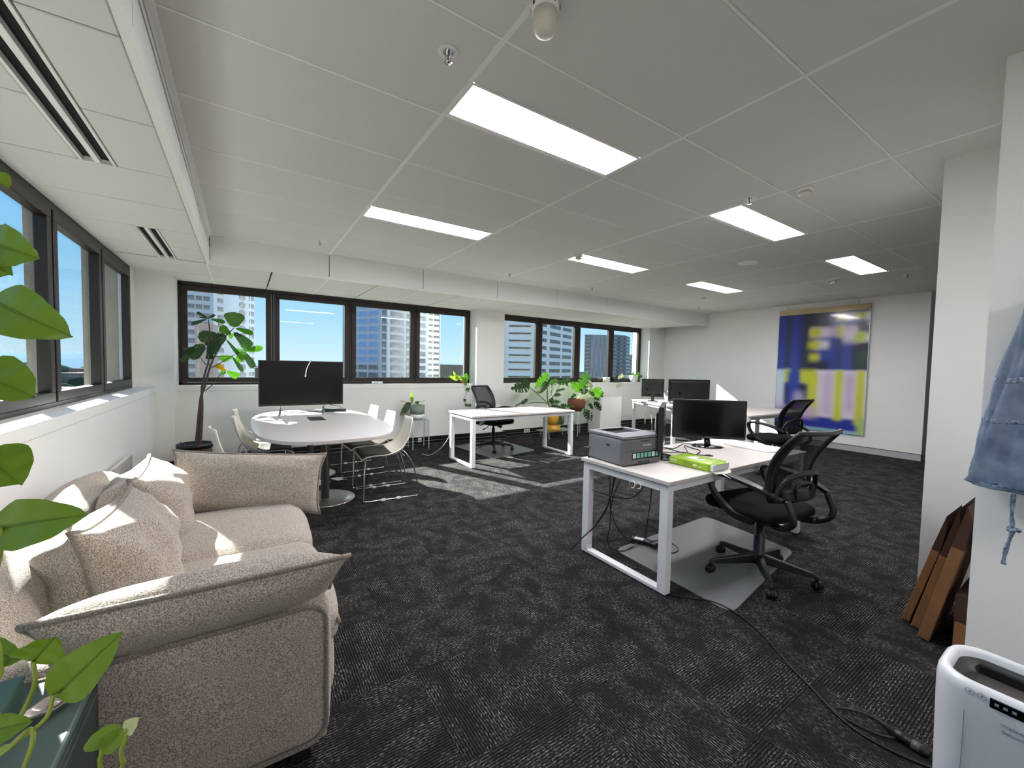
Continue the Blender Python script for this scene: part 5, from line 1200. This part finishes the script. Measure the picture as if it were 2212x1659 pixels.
# cables hanging at the desk end, and the adapters
hz_ = HD-0.03
cab = (([(2.20, 2.03, hz_), (2.215, 2.03, 0.50), (2.21, 2.05, 0.36), (2.17, 2.12, 0.22), (2.10, 2.20, 0.10), (2.09, 2.27, 0.012), (2.085, 2.285, 0.006)], 'black cable dropping from the desk end and out past the leg'),
       ([(2.23, 2.0, hz_), (2.23, 2.02, 0.50), (2.215, 2.05, 0.38), (2.19, 2.12, 0.24), (2.165, 2.18, 0.14), (2.165, 2.215, 0.05)], 'black cable bundled with its neighbour under the desk end'),
       ([(2.24, 1.98, hz_), (2.225, 2.02, 0.50), (2.23, 2.03, 0.36), (2.30, 2.03, 0.22), (2.42, 2.05, 0.10), (2.52, 2.06, 0.03), (2.60, 2.06, 0.025)], 'black cable falling from the bundle to the power adapters'),
       ([(2.28, 1.93, hz_), (2.25, 2.0, 0.52), (2.235, 2.03, 0.38), (2.26, 2.06, 0.22), (2.25, 2.07, 0.10), (2.31, 2.07, 0.03), (2.40, 2.04, 0.007), (2.52, 2.05, 0.012)], 'black cable looping low over the mat corner'),
       ([(2.33, 1.84, hz_), (2.34, 1.84, 0.56), (2.30, 1.90, 0.47), (2.24, 2.0, 0.455), (2.19, 2.12, 0.47), (2.17, 2.20, 0.475)], 'black cable swagged across to the far desk leg'),
       ([(2.36, 1.79, hz_), (2.38, 1.80, 0.50), (2.44, 1.86, 0.35), (2.50, 1.92, 0.2), (2.60, 2.0, 0.08), (2.68, 1.98, 0.03)], 'single black cable dropping straight to the adapters'),
       ([(2.66, 2.02, 0.03), (2.78, 1.96, 0.03), (2.80, 1.86, 0.012), (2.72, 1.82, 0.008), (2.62, 1.86, 0.012), (2.60, 1.95, 0.02)], 'black cable coiled on the mat beside the adapters'))
for p, lab in cab: tag(B().tube(spline(p, 7), 0.004, 6).build('black_cable', M_CABLE), lab, 'cable')
for k, (x, y, a, lab) in enumerate(((2.62, 2.085, 0.4, 'black power adapter with a pale label on the mat'), (2.655, 2.0, 0.1, 'small black power adapter lying beside the labelled one'))):
    t = thing('power_adapter', lab, 'power adapter', (x, y, 0.0045), a, 'power adapters on the mat')
    B().box(-0.03, 0.03, -0.055, 0.055, 0, 0.034).build('brick', M_BLK, t, bevel=0.006)
    if k == 0: B().box(-0.022, 0.022, -0.04, 0.03, 0.034, 0.0345).build('sticker', M_PAPER, t)
t = thing('power_block', 'black power socket block fixed under the desk front edge', 'power block', (2.66, 1.60, HD-0.078), 0.2)
B().box(-0.11, 0.11, -0.035, 0.035, 0, 0.05).build('block', M_BLK, t, bevel=0.006); B().tube(spline([(0.08, -0.03, 0.0), (0.14, -0.04, -0.02), (0.19, 0.0, -0.03)], 5), 0.006, 6).build('cord', M_CABLE, t)
# floor cord with plug
t = thing('extension_cord', 'long black cord across the carpet ending in a coil and plug', 'cord', (2.1, 1.0, 0))
cp = [(2.19, 1.47), (2.25, 1.40), (2.33, 1.31), (2.345, 1.20), (2.31, 1.076), (2.24, 0.95), (2.148, 0.827), (2.07, 0.70), (2.006, 0.601), (1.985, 0.555), (1.97, 0.50), (1.975, 0.42), (2.0, 0.34), (2.03, 0.28)]
B().tube(spline([(x-2.1, y-1.0, 0.006) for x, y in cp], 6), 0.0045, 8).build('cord', M_CABLE, t)
cp = [(2.09, 0.44), (2.10, 0.50), (2.07, 0.56), (2.02, 0.60), (2.0, 0.57), (2.005, 0.50), (2.03, 0.44), (2.075, 0.41)]
B().tube(spline([(x-2.1, y-1.0, 0.009) for x, y in cp], 6), 0.0045, 8).build('loop', M_CABLE, t)
pa, pb = Vector((2.075-2.1, 0.455-1.0, 0.018)), Vector((2.055-2.1, 0.325-1.0, 0.018))
d_ = (pb-pa)
B().tube([pa, pa+d_*0.25, pa+d_*0.26, pa+d_*0.5, pa+d_*0.52, pa+d_*0.58, pa+d_*0.60, pa+d_*0.95, pb], [0.008, 0.015, 0.017, 0.017, 0.012, 0.012, 0.017, 0.016, 0.010], 14).build('plug', M_BLK, t)
B().tube([pa+d_*0.62, pa+d_*0.8], [0.0175, 0.0172], 14).build('plug_band', mat('plug_grey', '#4a4a46', 0.4), t)

# ================================================================== the canvas on the right wall
AY0, AY1, AZ0, AZ1 = 2.49, 3.91, 0.30, 2.50
m, n, b = nodemat('canvas_paint'); L = n.links
tcn = n.nodes.new('ShaderNodeTexCoord'); sp_ = n.nodes.new('ShaderNodeSeparateXYZ'); L.new(tcn.outputs['Object'], sp_.inputs[0])
# local coordinates of the canvas: y across (far edge = 0, near edge = 1), z down from the top
def mr(sock, a, c):
    q = n.nodes.new('ShaderNodeMapRange'); q.inputs['From Min'].default_value = a; q.inputs['From Max'].default_value = c; L.new(sock, q.inputs['Value']); return q.outputs[0]
Hh, Wd = (AZ1-AZ0), (AY1-AY0)
U = mr(sp_.outputs['Y'], Wd/2, -Wd/2); V = mr(sp_.outputs['Z'], Hh/2, -Hh/2)
def sm(sock, a, soft):                        # smooth step at a
    q = n.nodes.new('ShaderNodeMapRange'); q.interpolation_type = 'SMOOTHSTEP'; q.inputs['From Min'].default_value = a-soft; q.inputs['From Max'].default_value = a+soft; L.new(sock, q.inputs['Value']); return q.outputs[0]
def ml(a, c, op='MULTIPLY'):
    q = n.nodes.new('ShaderNodeMath'); q.operation = op
    for i, x in enumerate((a, c)):
        if isinstance(x, (int, float)): q.inputs[i].default_value = x
        else: L.new(x, q.inputs[i])
    return q.outputs[0]
def band(sock, a, c, soft): return ml(sm(sock, a, soft), ml(1.0, sm(sock, c, soft), 'SUBTRACT'))
cur = None
def lay(col, u0, u1, v0, v1, su=0.02, sv=0.015):
    global cur
    su *= 1.5; sv *= 1.5
    f_ = ml(band(U, u0, u1, su), band(V, v0, v1, sv))
    q = n.nodes.new('ShaderNodeMix'); q.data_type = 'RGBA'; L.new(f_, q.inputs[0])
    if cur is None: q.inputs[6].default_value = hx('#27389a')
    else: L.new(cur, q.inputs[6])
    q.inputs[7].default_value = hx(col); cur = q.outputs[2]
BL, NV, DG, YE, LI, LA, WH, SK = '#2a419f', '#1b1c3c', '#22352c', '#c6cb2f', '#dcd6e2', '#c6a9cc', '#dfe3ee', '#c9dbea'
lay(NV, 0.28, 0.46, -0.1, 0.52, 0.05); lay(NV, 0.40, 0.62, -0.1, 0.14, 0.06, 0.03); lay(NV, 0.84, 1.1, 0.10, 0.56, 0.03); lay(DG, 0.10, 0.15, -0.1, 0.46, 0.03); lay(DG, 0.68, 0.73, 0.18, 0.47, 0.03); lay(DG, 0.88, 1.1, 0.33, 0.46, 0.03)
lay(BL, 0.5, 0.68, 0.20, 0.50, 0.05, 0.03); lay(NV, 0.36, 0.62, 0.40, 0.50, 0.05, 0.02)
lay(YE, 0.66, 1.1, 0.02, 0.075, 0.02, 0.015); lay(LA, 0.76, 0.86, 0.02, 0.075, 0.04, 0.012); lay(WH, 0.96, 1.1, 0.03, 0.08, 0.02)
lay(LA, 0.38, 0.88, 0.125, 0.205, 0.02, 0.018); lay(LI, 0.46, 0.60, 0.13, 0.20, 0.05, 0.02); lay(YE, 0.38, 0.50, 0.125, 0.205, 0.035, 0.02); lay(YE, 0.68, 0.76, 0.12, 0.21, 0.03, 0.02); lay(LI, 0.74, 0.90, 0.15, 0.255, 0.03, 0.03)
lay(LI, 0.90, 1.1, 0.185, 0.255, 0.03); lay('#b9cf3a', 0.87, 0.97, 0.175, 0.255, 0.03)
lay(LI, 0.44, 0.60, 0.235, 0.305, 0.03, 0.02); lay(YE, 0.37, 0.50, 0.235, 0.305, 0.035, 0.02); lay(YE, 0.385, 0.50, 0.345, 0.405, 0.03, 0.022)
lay(SK, -0.1, 0.13, 0.485, 0.80, 0.03, 0.012); lay('#bcd03a', 0.09, 0.17, 0.485, 0.60, 0.03, 0.02); lay('#d8cfe6', -0.1, 0.12, 0.76, 0.84, 0.06, 0.04)
lay(LI, 0.46, 1.1, 0.485, 0.88, 0.03, 0.012); lay(YE, 0.28, 0.48, 0.485, 0.60, 0.03, 0.02); lay(YE, 0.36, 0.50, 0.52, 0.88, 0.04, 0.02); lay(LA, 0.56, 0.66, 0.51, 0.86, 0.05, 0.03); lay(YE, 0.68, 0.77, 0.485, 0.90, 0.03, 0.012); lay(LA, 0.80, 0.88, 0.51, 0.82, 0.04, 0.03); lay('#c9c72a', 0.90, 0.99, 0.485, 0.93, 0.03, 0.012)
lay(NV, 0.10, 0.17, 0.60, 0.80, 0.03); lay(NV, 0.26, 0.38, 0.61, 0.74, 0.03); lay(BL, 0.14, 0.28, 0.5, 0.80, 0.03); lay('#a9a0cc', 0.22, 0.34, 0.68, 0.78, 0.04, 0.03); lay(LA, 0.22, 0.48, 0.80, 0.90, 0.06, 0.03)
lay('#25359a', -0.1, 0.93, 0.925, 0.965, 0.03, 0.014); lay('#8fb6c8', 0.3, 1.1, 0.975, 1.1, 0.05, 0.008); lay('#a9c47a', 0.93, 1.1, 0.86, 1.1, 0.03, 0.03)
L.new(cur, b.inputs['Base Color']); b.inputs['Roughness'].default_value = 0.22; b.inputs['Coat Weight'].default_value = 0.5; b.inputs['Coat Roughness'].default_value = 0.06
t = thing('wall_art', 'large glossy blurred blue and yellow canvas hung on the far right wall', 'artwork', (XART-0.03, (AY0+AY1)/2, (AZ0+AZ1)/2))
B().box(-0.010, 0.010, -Wd/2, Wd/2, -Hh/2, Hh/2).build('painted_panel', m, t)
B().box(-0.012, 0.012, -Wd/2-0.004, Wd/2+0.004, Hh/2, Hh/2+0.10).build('mirror_band', mat('bronze_mirror', '#d8c39c', 0.06, 0.85), t)
for e in (-1, 1): B().box(-0.012, 0.012, e*(Wd/2+0.002)-0.003, e*(Wd/2+0.002)+0.003, -Hh/2, Hh/2).build('edge_trim', M_ALU, t)
for y in (AY1-0.14, AY0+0.17):
    for s_ in (-0.012, 0.012): B().tube([(0.0, y-(AY0+AY1)/2, Hh/2+0.10), (0.012, y-(AY0+AY1)/2+s_, ZC-(AZ0+AZ1)/2-0.004)], 0.0018, 5).build('hanging_wire', M_STEEL, t)

# ================================================================== white unit under the window, outlets
t = thing('storage_unit', 'white square cabinet under the second window beside the monstera', 'cabinet', (6.80, 6.46, 0))
B().box(-0.33, 0.33, -0.19, 0.19, 0.0, 0.735).build('body', M_WPL, t, bevel=0.003)
B().box(-0.335, 0.335, -0.195, 0.195, 0.735, 0.75).build('top', M_WPL, t, bevel=0.003)
B().box(-0.30, 0.30, -0.2, -0.19, 0.03, 0.715).build('door', M_WPL, t, bevel=0.003)
for x, w_, lab in ((4.79, 0.14, 'cream double power outlet on the skirting behind the monstera desk'), (2.53, 0.06, 'small cream power outlet on the skirting by the acrylic stand')):
    t = thing('power_outlet', lab, 'outlet', (x, 6.656, 0.085), 0, 'skirting power outlets')
    B().box(-w_/2, w_/2, -0.008, 0, -0.035, 0.035).build('plate', mat('cream_plastic', '#d9d6c6', 0.5), t, bevel=0.002)
    for q in ((-1, 1) if w_ > 0.1 else (0,)): B().box(q*0.03-0.01, q*0.03+0.01, -0.0095, -0.008, -0.014, 0.008).build('socket', M_BLK, t)

# ================================================================== ceiling fittings
def sprinkler(label, x, y, ring=True):
    t = thing('sprinkler', label, 'sprinkler', (x, y, ZC), 0, 'ceiling sprinklers')
    if ring: B().lathe([(0.022, -0.001), (0.024, -0.004), (0.044, -0.005), (0.046, 0.0)], n=28).build('rose', M_WPL, t)
    B().lathe([(0.021, 0.0), (0.021, -0.003), (0.012, -0.006), (0.010, -0.016), (0.001, -0.017)], n=18).build('cup', M_CHROME, t)
    for s_ in (-1, 1): B().tube([(s_*0.010, 0, -0.012), (s_*0.011, 0, -0.028), (s_*0.004, 0, -0.040)], 0.0022, 6).build('yoke', M_CHROME, t)
    B().tube([(0, 0, -0.012), (0, 0, -0.036)], 0.0025, 6).build('bulb', mat('sprinkler_bulb', '#8a2a2a', 0.2), t)
    B().lathe([(0.001, -0.038), (0.010, -0.039), (0.017, -0.043), (0.001, -0.045)], n=18).build('deflector', M_CHROME, t)
sprinkler('chrome sprinkler in a white rose left of the large lit ceiling panel', 0.73, 1.64)
sprinkler('chrome sprinkler in a white ring beside the right-hand lit panel', 3.22, 1.65)
sprinkler('chrome sprinkler near the bulkhead corner above the television', 0.71, 4.91)
sprinkler('chrome sprinkler near the bulkhead between the third and fourth tile lines', 3.19, 4.94)
sprinkler('chrome sprinkler near the bulkhead above the second window bank', 4.78, 4.90)
sprinkler('chrome sprinkler near the bulkhead closest to the far wall', 7.82, 4.92)
sprinkler('chrome sprinkler by the lit panel above the painted canvas', 7.34, 1.67)
def detector(label, x, y, big=False, tall=False):
    t = thing('smoke_detector', label, 'detector', (x, y, ZC), 0, 'ceiling detectors')
    if tall:
        B().lathe([(0.052, 0.0), (0.052, -0.018), (0.046, -0.022)], n=28).build('base', M_WPL, t)
        B().lathe([(0.043, -0.02), (0.042, -0.075), (0.036, -0.094), (0.02, -0.102), (0.001, -0.104)], n=28).build('dome', mat('old_white', '#d9d3c6', 0.5), t)
        for k in range(8): a = 2*PI*k/8; B().box(-0.004, 0.004, -0.002, 0.002, -0.016, -0.004, Matrix.Translation((0.052*math.cos(a), 0.052*math.sin(a), 0)) @ Matrix.Rotation(a+PI/2, 4, 'Z')).build('slot', M_BLK, t)
    else:
        B().lathe([(0.050, 0.0), (0.050, -0.014), (0.042, -0.018)], n=24).build('base', M_WPL, t)
        B().lathe([(0.036, -0.017), (0.036, -0.03), (0.042, -0.032), (0.04, -0.042), (0.018, -0.05), (0.001, -0.051)], n=24).build('head', mat('old_white', '#d9d3c6', 0.5), t)
detector('tall domed cream detector at the very top of the view', 0.93, 1.235, tall=True)
detector('broken white detector base right of the ringed sprinkler', 3.37, 1.34)
detector('white smoke detector at the corner of the middle lit panel', 3.30, 3.62)
detector('white smoke detector between the canvas panel light and the far wall', 7.01, 2.39)
detector('white smoke detector below the smallest lit panel', 6.93, 4.29)
t = thing('ceiling_speaker', 'round cream ceiling speaker between the two far rows of lights', 'speaker', (5.12, 2.60, ZC))
B().lathe([(0.001, -0.004), (0.10, -0.004), (0.112, -0.008), (0.115, 0.0)], n=36).build('grille', mat('cream_plastic', '#d9d6c6', 0.5), t)
B().lathe([(0.112, -0.008), (0.118, -0.006), (0.12, 0.0)], n=36).build('rim', M_WPL, t)

# ================================================================== right foreground: jacket, cardboard, dehumidifier
M_DEN = mat('denim', '#7d8ca1', 0.9, var=(14, '#52647d', 0.22), bump=(380, 0.5, 0.002)); M_DEND = mat('denim_dark', '#3a4a64', 0.9, var=(90, '#8f9fb4', 0.15)); M_DENI = mat('denim_inside', '#1f2c44', 0.95)
t = thing('denim_jacket', 'faded denim jacket with a knotted drawstring hung on the near right wall', 'jacket', (2.62, 0.16, 1.3))
J = [(1.72, 0.06, 0.04), (1.54, 0.085, 0.045), (1.36, 0.125, 0.05), (1.20, 0.155, 0.055), (1.05, 0.175, 0.06), (0.955, 0.185, 0.065), (0.93, 0.188, 0.066)]
def jf(u, v):
    x = v*(len(J)-1); i = min(int(x), len(J)-2); q = x-i; z, a, d_ = [J[i][k]*(1-q)+J[i+1][k]*q for k in range(3)]
    th = 2*PI*u; w_ = 0.008*math.sin(7*th+9*v)+0.006*math.sin(13*th-6*v)
    return Vector((-0.075+(d_+w_)*math.cos(th), (a+w_)*math.sin(th)*1.0, z-1.3+0.012*math.sin(th)*v+0.004*math.sin(5*th)))
B().shell(jf, 56, 30, 0.004).build('body', M_DEN, t)
for z, h in ((1.37, 0.016), (1.205, 0.014), (0.945, 0.030)):
    v_ = next((i+(J[i][0]-z)/(J[i][0]-J[i+1][0]) for i in range(len(J)-1) if J[i+1][0] <= z <= J[i][0]), 5.5)/(len(J)-1); dv = h/(J[0][0]-J[-1][0])/2
    B().shell(lambda u, v: (lambda p: Vector((-0.075+(p.x+0.075)*1.03, p.y*1.012, p.z)))(jf(u, v_+(v-0.5)*2*dv)), 56, 3, 0.002).build('seam_band', M_DEND, t)
B().grid(lambda u, v: (lambda p: Vector((-0.075+(p.x+0.075)*(0.97-0.9*v), p.y*(0.97-0.9*v), p.z+0.02+0.05*v)))(jf(u, 0.99)), 40, 3).build('lining', M_DENI, t)
cs = spline([(-0.12, 0.062, -0.37), (-0.118, 0.064, -0.44), (-0.12, 0.06, -0.49), (-0.12, 0.058, -0.515), (-0.118, 0.066, -0.56), (-0.115, 0.074, -0.62), (-0.115, 0.075, -0.655)], 5)
ds = B().tube(cs, [0.0062+0.0012*math.sin(i*0.9) for i in range(len(cs))], 8).build('drawstring', M_DEND, t)
B().tube([(-0.12+0.012*math.cos(a), 0.055+0.014*math.sin(a), -0.508+0.005*math.sin(2*a)) for a in [2*PI*i/14 for i in range(14)]], 0.006, 8, closed=True).build('knot', M_DEND, ds)
# flattened boxes leaning in the nook
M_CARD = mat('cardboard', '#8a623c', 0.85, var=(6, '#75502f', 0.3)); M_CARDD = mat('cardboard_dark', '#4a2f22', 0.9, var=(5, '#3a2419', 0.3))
def carton(label, x0, y0, h, th, lean, L, top):
    t = thing('cardboard_box', label, 'cardboard box', (x0, y0, 0.001), 0, 'flat cardboard boxes leaning in the nook')
    R = Matrix.Rotation(math.radians(lean), 4, 'X')
    B().box(0, L, -th/2, th/2, 0, h, Matrix.Translation((0, 0, th/2*math.sin(math.radians(lean)))) @ R).build('sleeve', M_CARD, t, bevel=0.002, seg=1)
    z_ = th/2*math.sin(math.radians(lean))
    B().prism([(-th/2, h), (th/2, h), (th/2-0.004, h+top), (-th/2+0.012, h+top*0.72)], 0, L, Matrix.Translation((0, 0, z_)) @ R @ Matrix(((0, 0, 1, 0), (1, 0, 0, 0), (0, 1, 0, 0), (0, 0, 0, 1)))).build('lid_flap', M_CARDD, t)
    B().box(-0.004, 0.0, -th/2+0.002, th/2-0.002, 0.01, h-0.006, Matrix.Translation((0, 0, z_)) @ R).build('end_flap', M_CARD, t)
carton('narrow cardboard box leaning outermost in the nook, short flap', 3.10, 0.625, 0.45, 0.034, 13.0, 0.36, 0.20)
carton('cardboard box leaning second in the nook, middle height', 3.06, 0.575, 0.44, 0.038, 12.0, 0.40, 0.27)
carton('tallest tan cardboard box in the nook, nearest the white wall corner', 2.96, 0.525, 0.53, 0.045, 11.0, 0.46, 0.22)
t = thing('cardboard_box', 'dark open cardboard box on the floor behind the leaning ones', 'cardboard box', (2.98, 0.345, 0.001), 0, 'flat cardboard boxes leaning in the nook')
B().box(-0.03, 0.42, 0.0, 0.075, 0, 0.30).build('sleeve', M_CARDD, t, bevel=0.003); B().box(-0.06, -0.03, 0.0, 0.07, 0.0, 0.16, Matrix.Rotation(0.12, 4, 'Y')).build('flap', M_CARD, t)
# dehumidifier
M_DHW = mat('dehumidifier_white', '#e3e6ea', 0.3); M_DHG = mat('dehumidifier_grey', '#4d4b49', 0.45)
t = thing('dehumidifier', 'white upright dehumidifier with a dark top grille by the near wall', 'dehumidifier', (1.695, 0.045, 0))
def ring(a, b_, r, n=8):
    out = []
    for cx, cy, a0 in ((a-r, b_-r, 0), (-a+r, b_-r, 90), (-a+r, -b_+r, 180), (a-r, -b_+r, 270)):
        for k in range(n+1):
            q = math.radians(a0+90*k/n); out.append((cx+r*math.cos(q), cy+r*math.sin(q)))
    return out
def loft(levels, n=8, cap0=True, cap1=True):
    b = B(); vv, ff = [], []; m_ = 4*(n+1)
    for (a, b__, r, z) in levels: vv += [(x, y, z) for x, y in ring(a, b__, r, n)]
    for i in range(len(levels)-1):
        for j in range(m_): k = (j+1) % m_; ff.append((i*m_+j, i*m_+k, (i+1)*m_+k, (i+1)*m_+j))
    b.add(vv, ff, True)
    if cap0: b.f.append(tuple(reversed(range(m_)))); b.sm.append(False); b.mi.append(0)
    if cap1: o = (len(levels)-1)*m_; b.f.append(tuple(range(o, o+m_))); b.sm.append(False); b.mi.append(0)
    return b
HZ = 0.585
loft([(0.098, 0.200, 0.07, 0.0), (0.104, 0.208, 0.07, 0.02), (0.110, 0.212, 0.072, 0.30), (0.118, 0.215, 0.075, 0.50), (0.121, 0.215, 0.076, 0.555), (0.119, 0.213, 0.075, 0.575), (0.112, 0.206, 0.07, HZ), (0.100, 0.194, 0.06, HZ+0.002), (0.094, 0.188, 0.056, HZ-0.006), (0.092, 0.186, 0.055, HZ-0.03)], cap1=False).build('body', M_DHW, t)
loft([(0.0925, 0.1865, 0.055, HZ-0.02), (0.080, 0.172, 0.045, HZ-0.055)], cap0=False, cap1=True).build('top_well', M_DHG, t)
g0 = None
for r in range(5):
    for c_ in range(18):
        p = (-0.066+0.017*r, 0.135-0.0165*c_, HZ-0.0546)
        if g0 is None: g0 = B().prism([(0.0055*math.cos(2*PI*k/10), 0.0066*math.sin(2*PI*k/10)) for k in range(10)], 0, 0.0008).build('grille_hole', M_BLK, t, loc=p)
        else: copy1(g0, p, t)
B().box(0.070, 0.082, -0.15, 0.15, HZ-0.050, HZ-0.028).build('outlet_slot', M_BLK, t, bevel=0.003)
B().box(-0.1230, -0.1195, -0.07, 0.108, 0.549, 0.574, None).build('display', M_BLKG, t, bevel=0.004)
for y in (0.121, 0.142):
    o = B().tube([(-0.1205, y+0.0085*math.cos(a), 0.566+0.0075*math.sin(a)) for a in [2*PI*k/16 for k in range(16)]], 0.0008, 5, closed=True).build('button', mat('button_grey', '#9aa0a6', 0.4), t)
    B().ball((-0.121, y, 0.566), 0.0028, 8, 6, 0.3, 1, 1).build('icon', MATS['button_grey'], o)
for k, y in enumerate((0.096, 0.082, 0.068)): B().box(-0.1236, -0.1229, y-0.0035, y+0.0035, 0.559, 0.566).build('icon', MATS['button_grey'], t)
for y in (0.150,): B().box(-0.1175, -0.112, y-0.0006, y+0.0006, 0.25, 0.53).build('seam', MATS['button_grey'], t)
text('print_text', 'Wellness', 0.012, MATS['button_grey'], t, (-0.1204, 0.088, 0.517), (PI/2, 0, -PI/2), 0.0006, 'LEFT')
text('print_text', 'Dehumidifier', 0.011, MATS['button_grey'], t, (-0.1196, 0.086, 0.501), (PI/2, 0, -PI/2), 0.0006, 'LEFT')
# loose white cables by desk b's leg
tag(B().tube(spline([(2.50, 5.35, 0.45), (2.47, 5.40, 0.30), (2.42, 5.55, 0.14), (2.34, 5.75, 0.02), (2.30, 5.95, 0.006)], 6), 0.004, 6).build('white_cable', M_WCABLE), 'thin pale cable slanting to the floor beside the sunlit desk leg', 'cable')
tag(B().tube(spline([(2.46, 6.48, 0.01), (2.5, 6.2, 0.006), (2.35, 5.9, 0.006), (2.42, 5.5, 0.006), (2.50, 5.42, 0.006)], 6), 0.004, 6).build('black_cable', M_CABLE), 'black cable on the carpet by the far corner of the sunlit desk', 'cable')
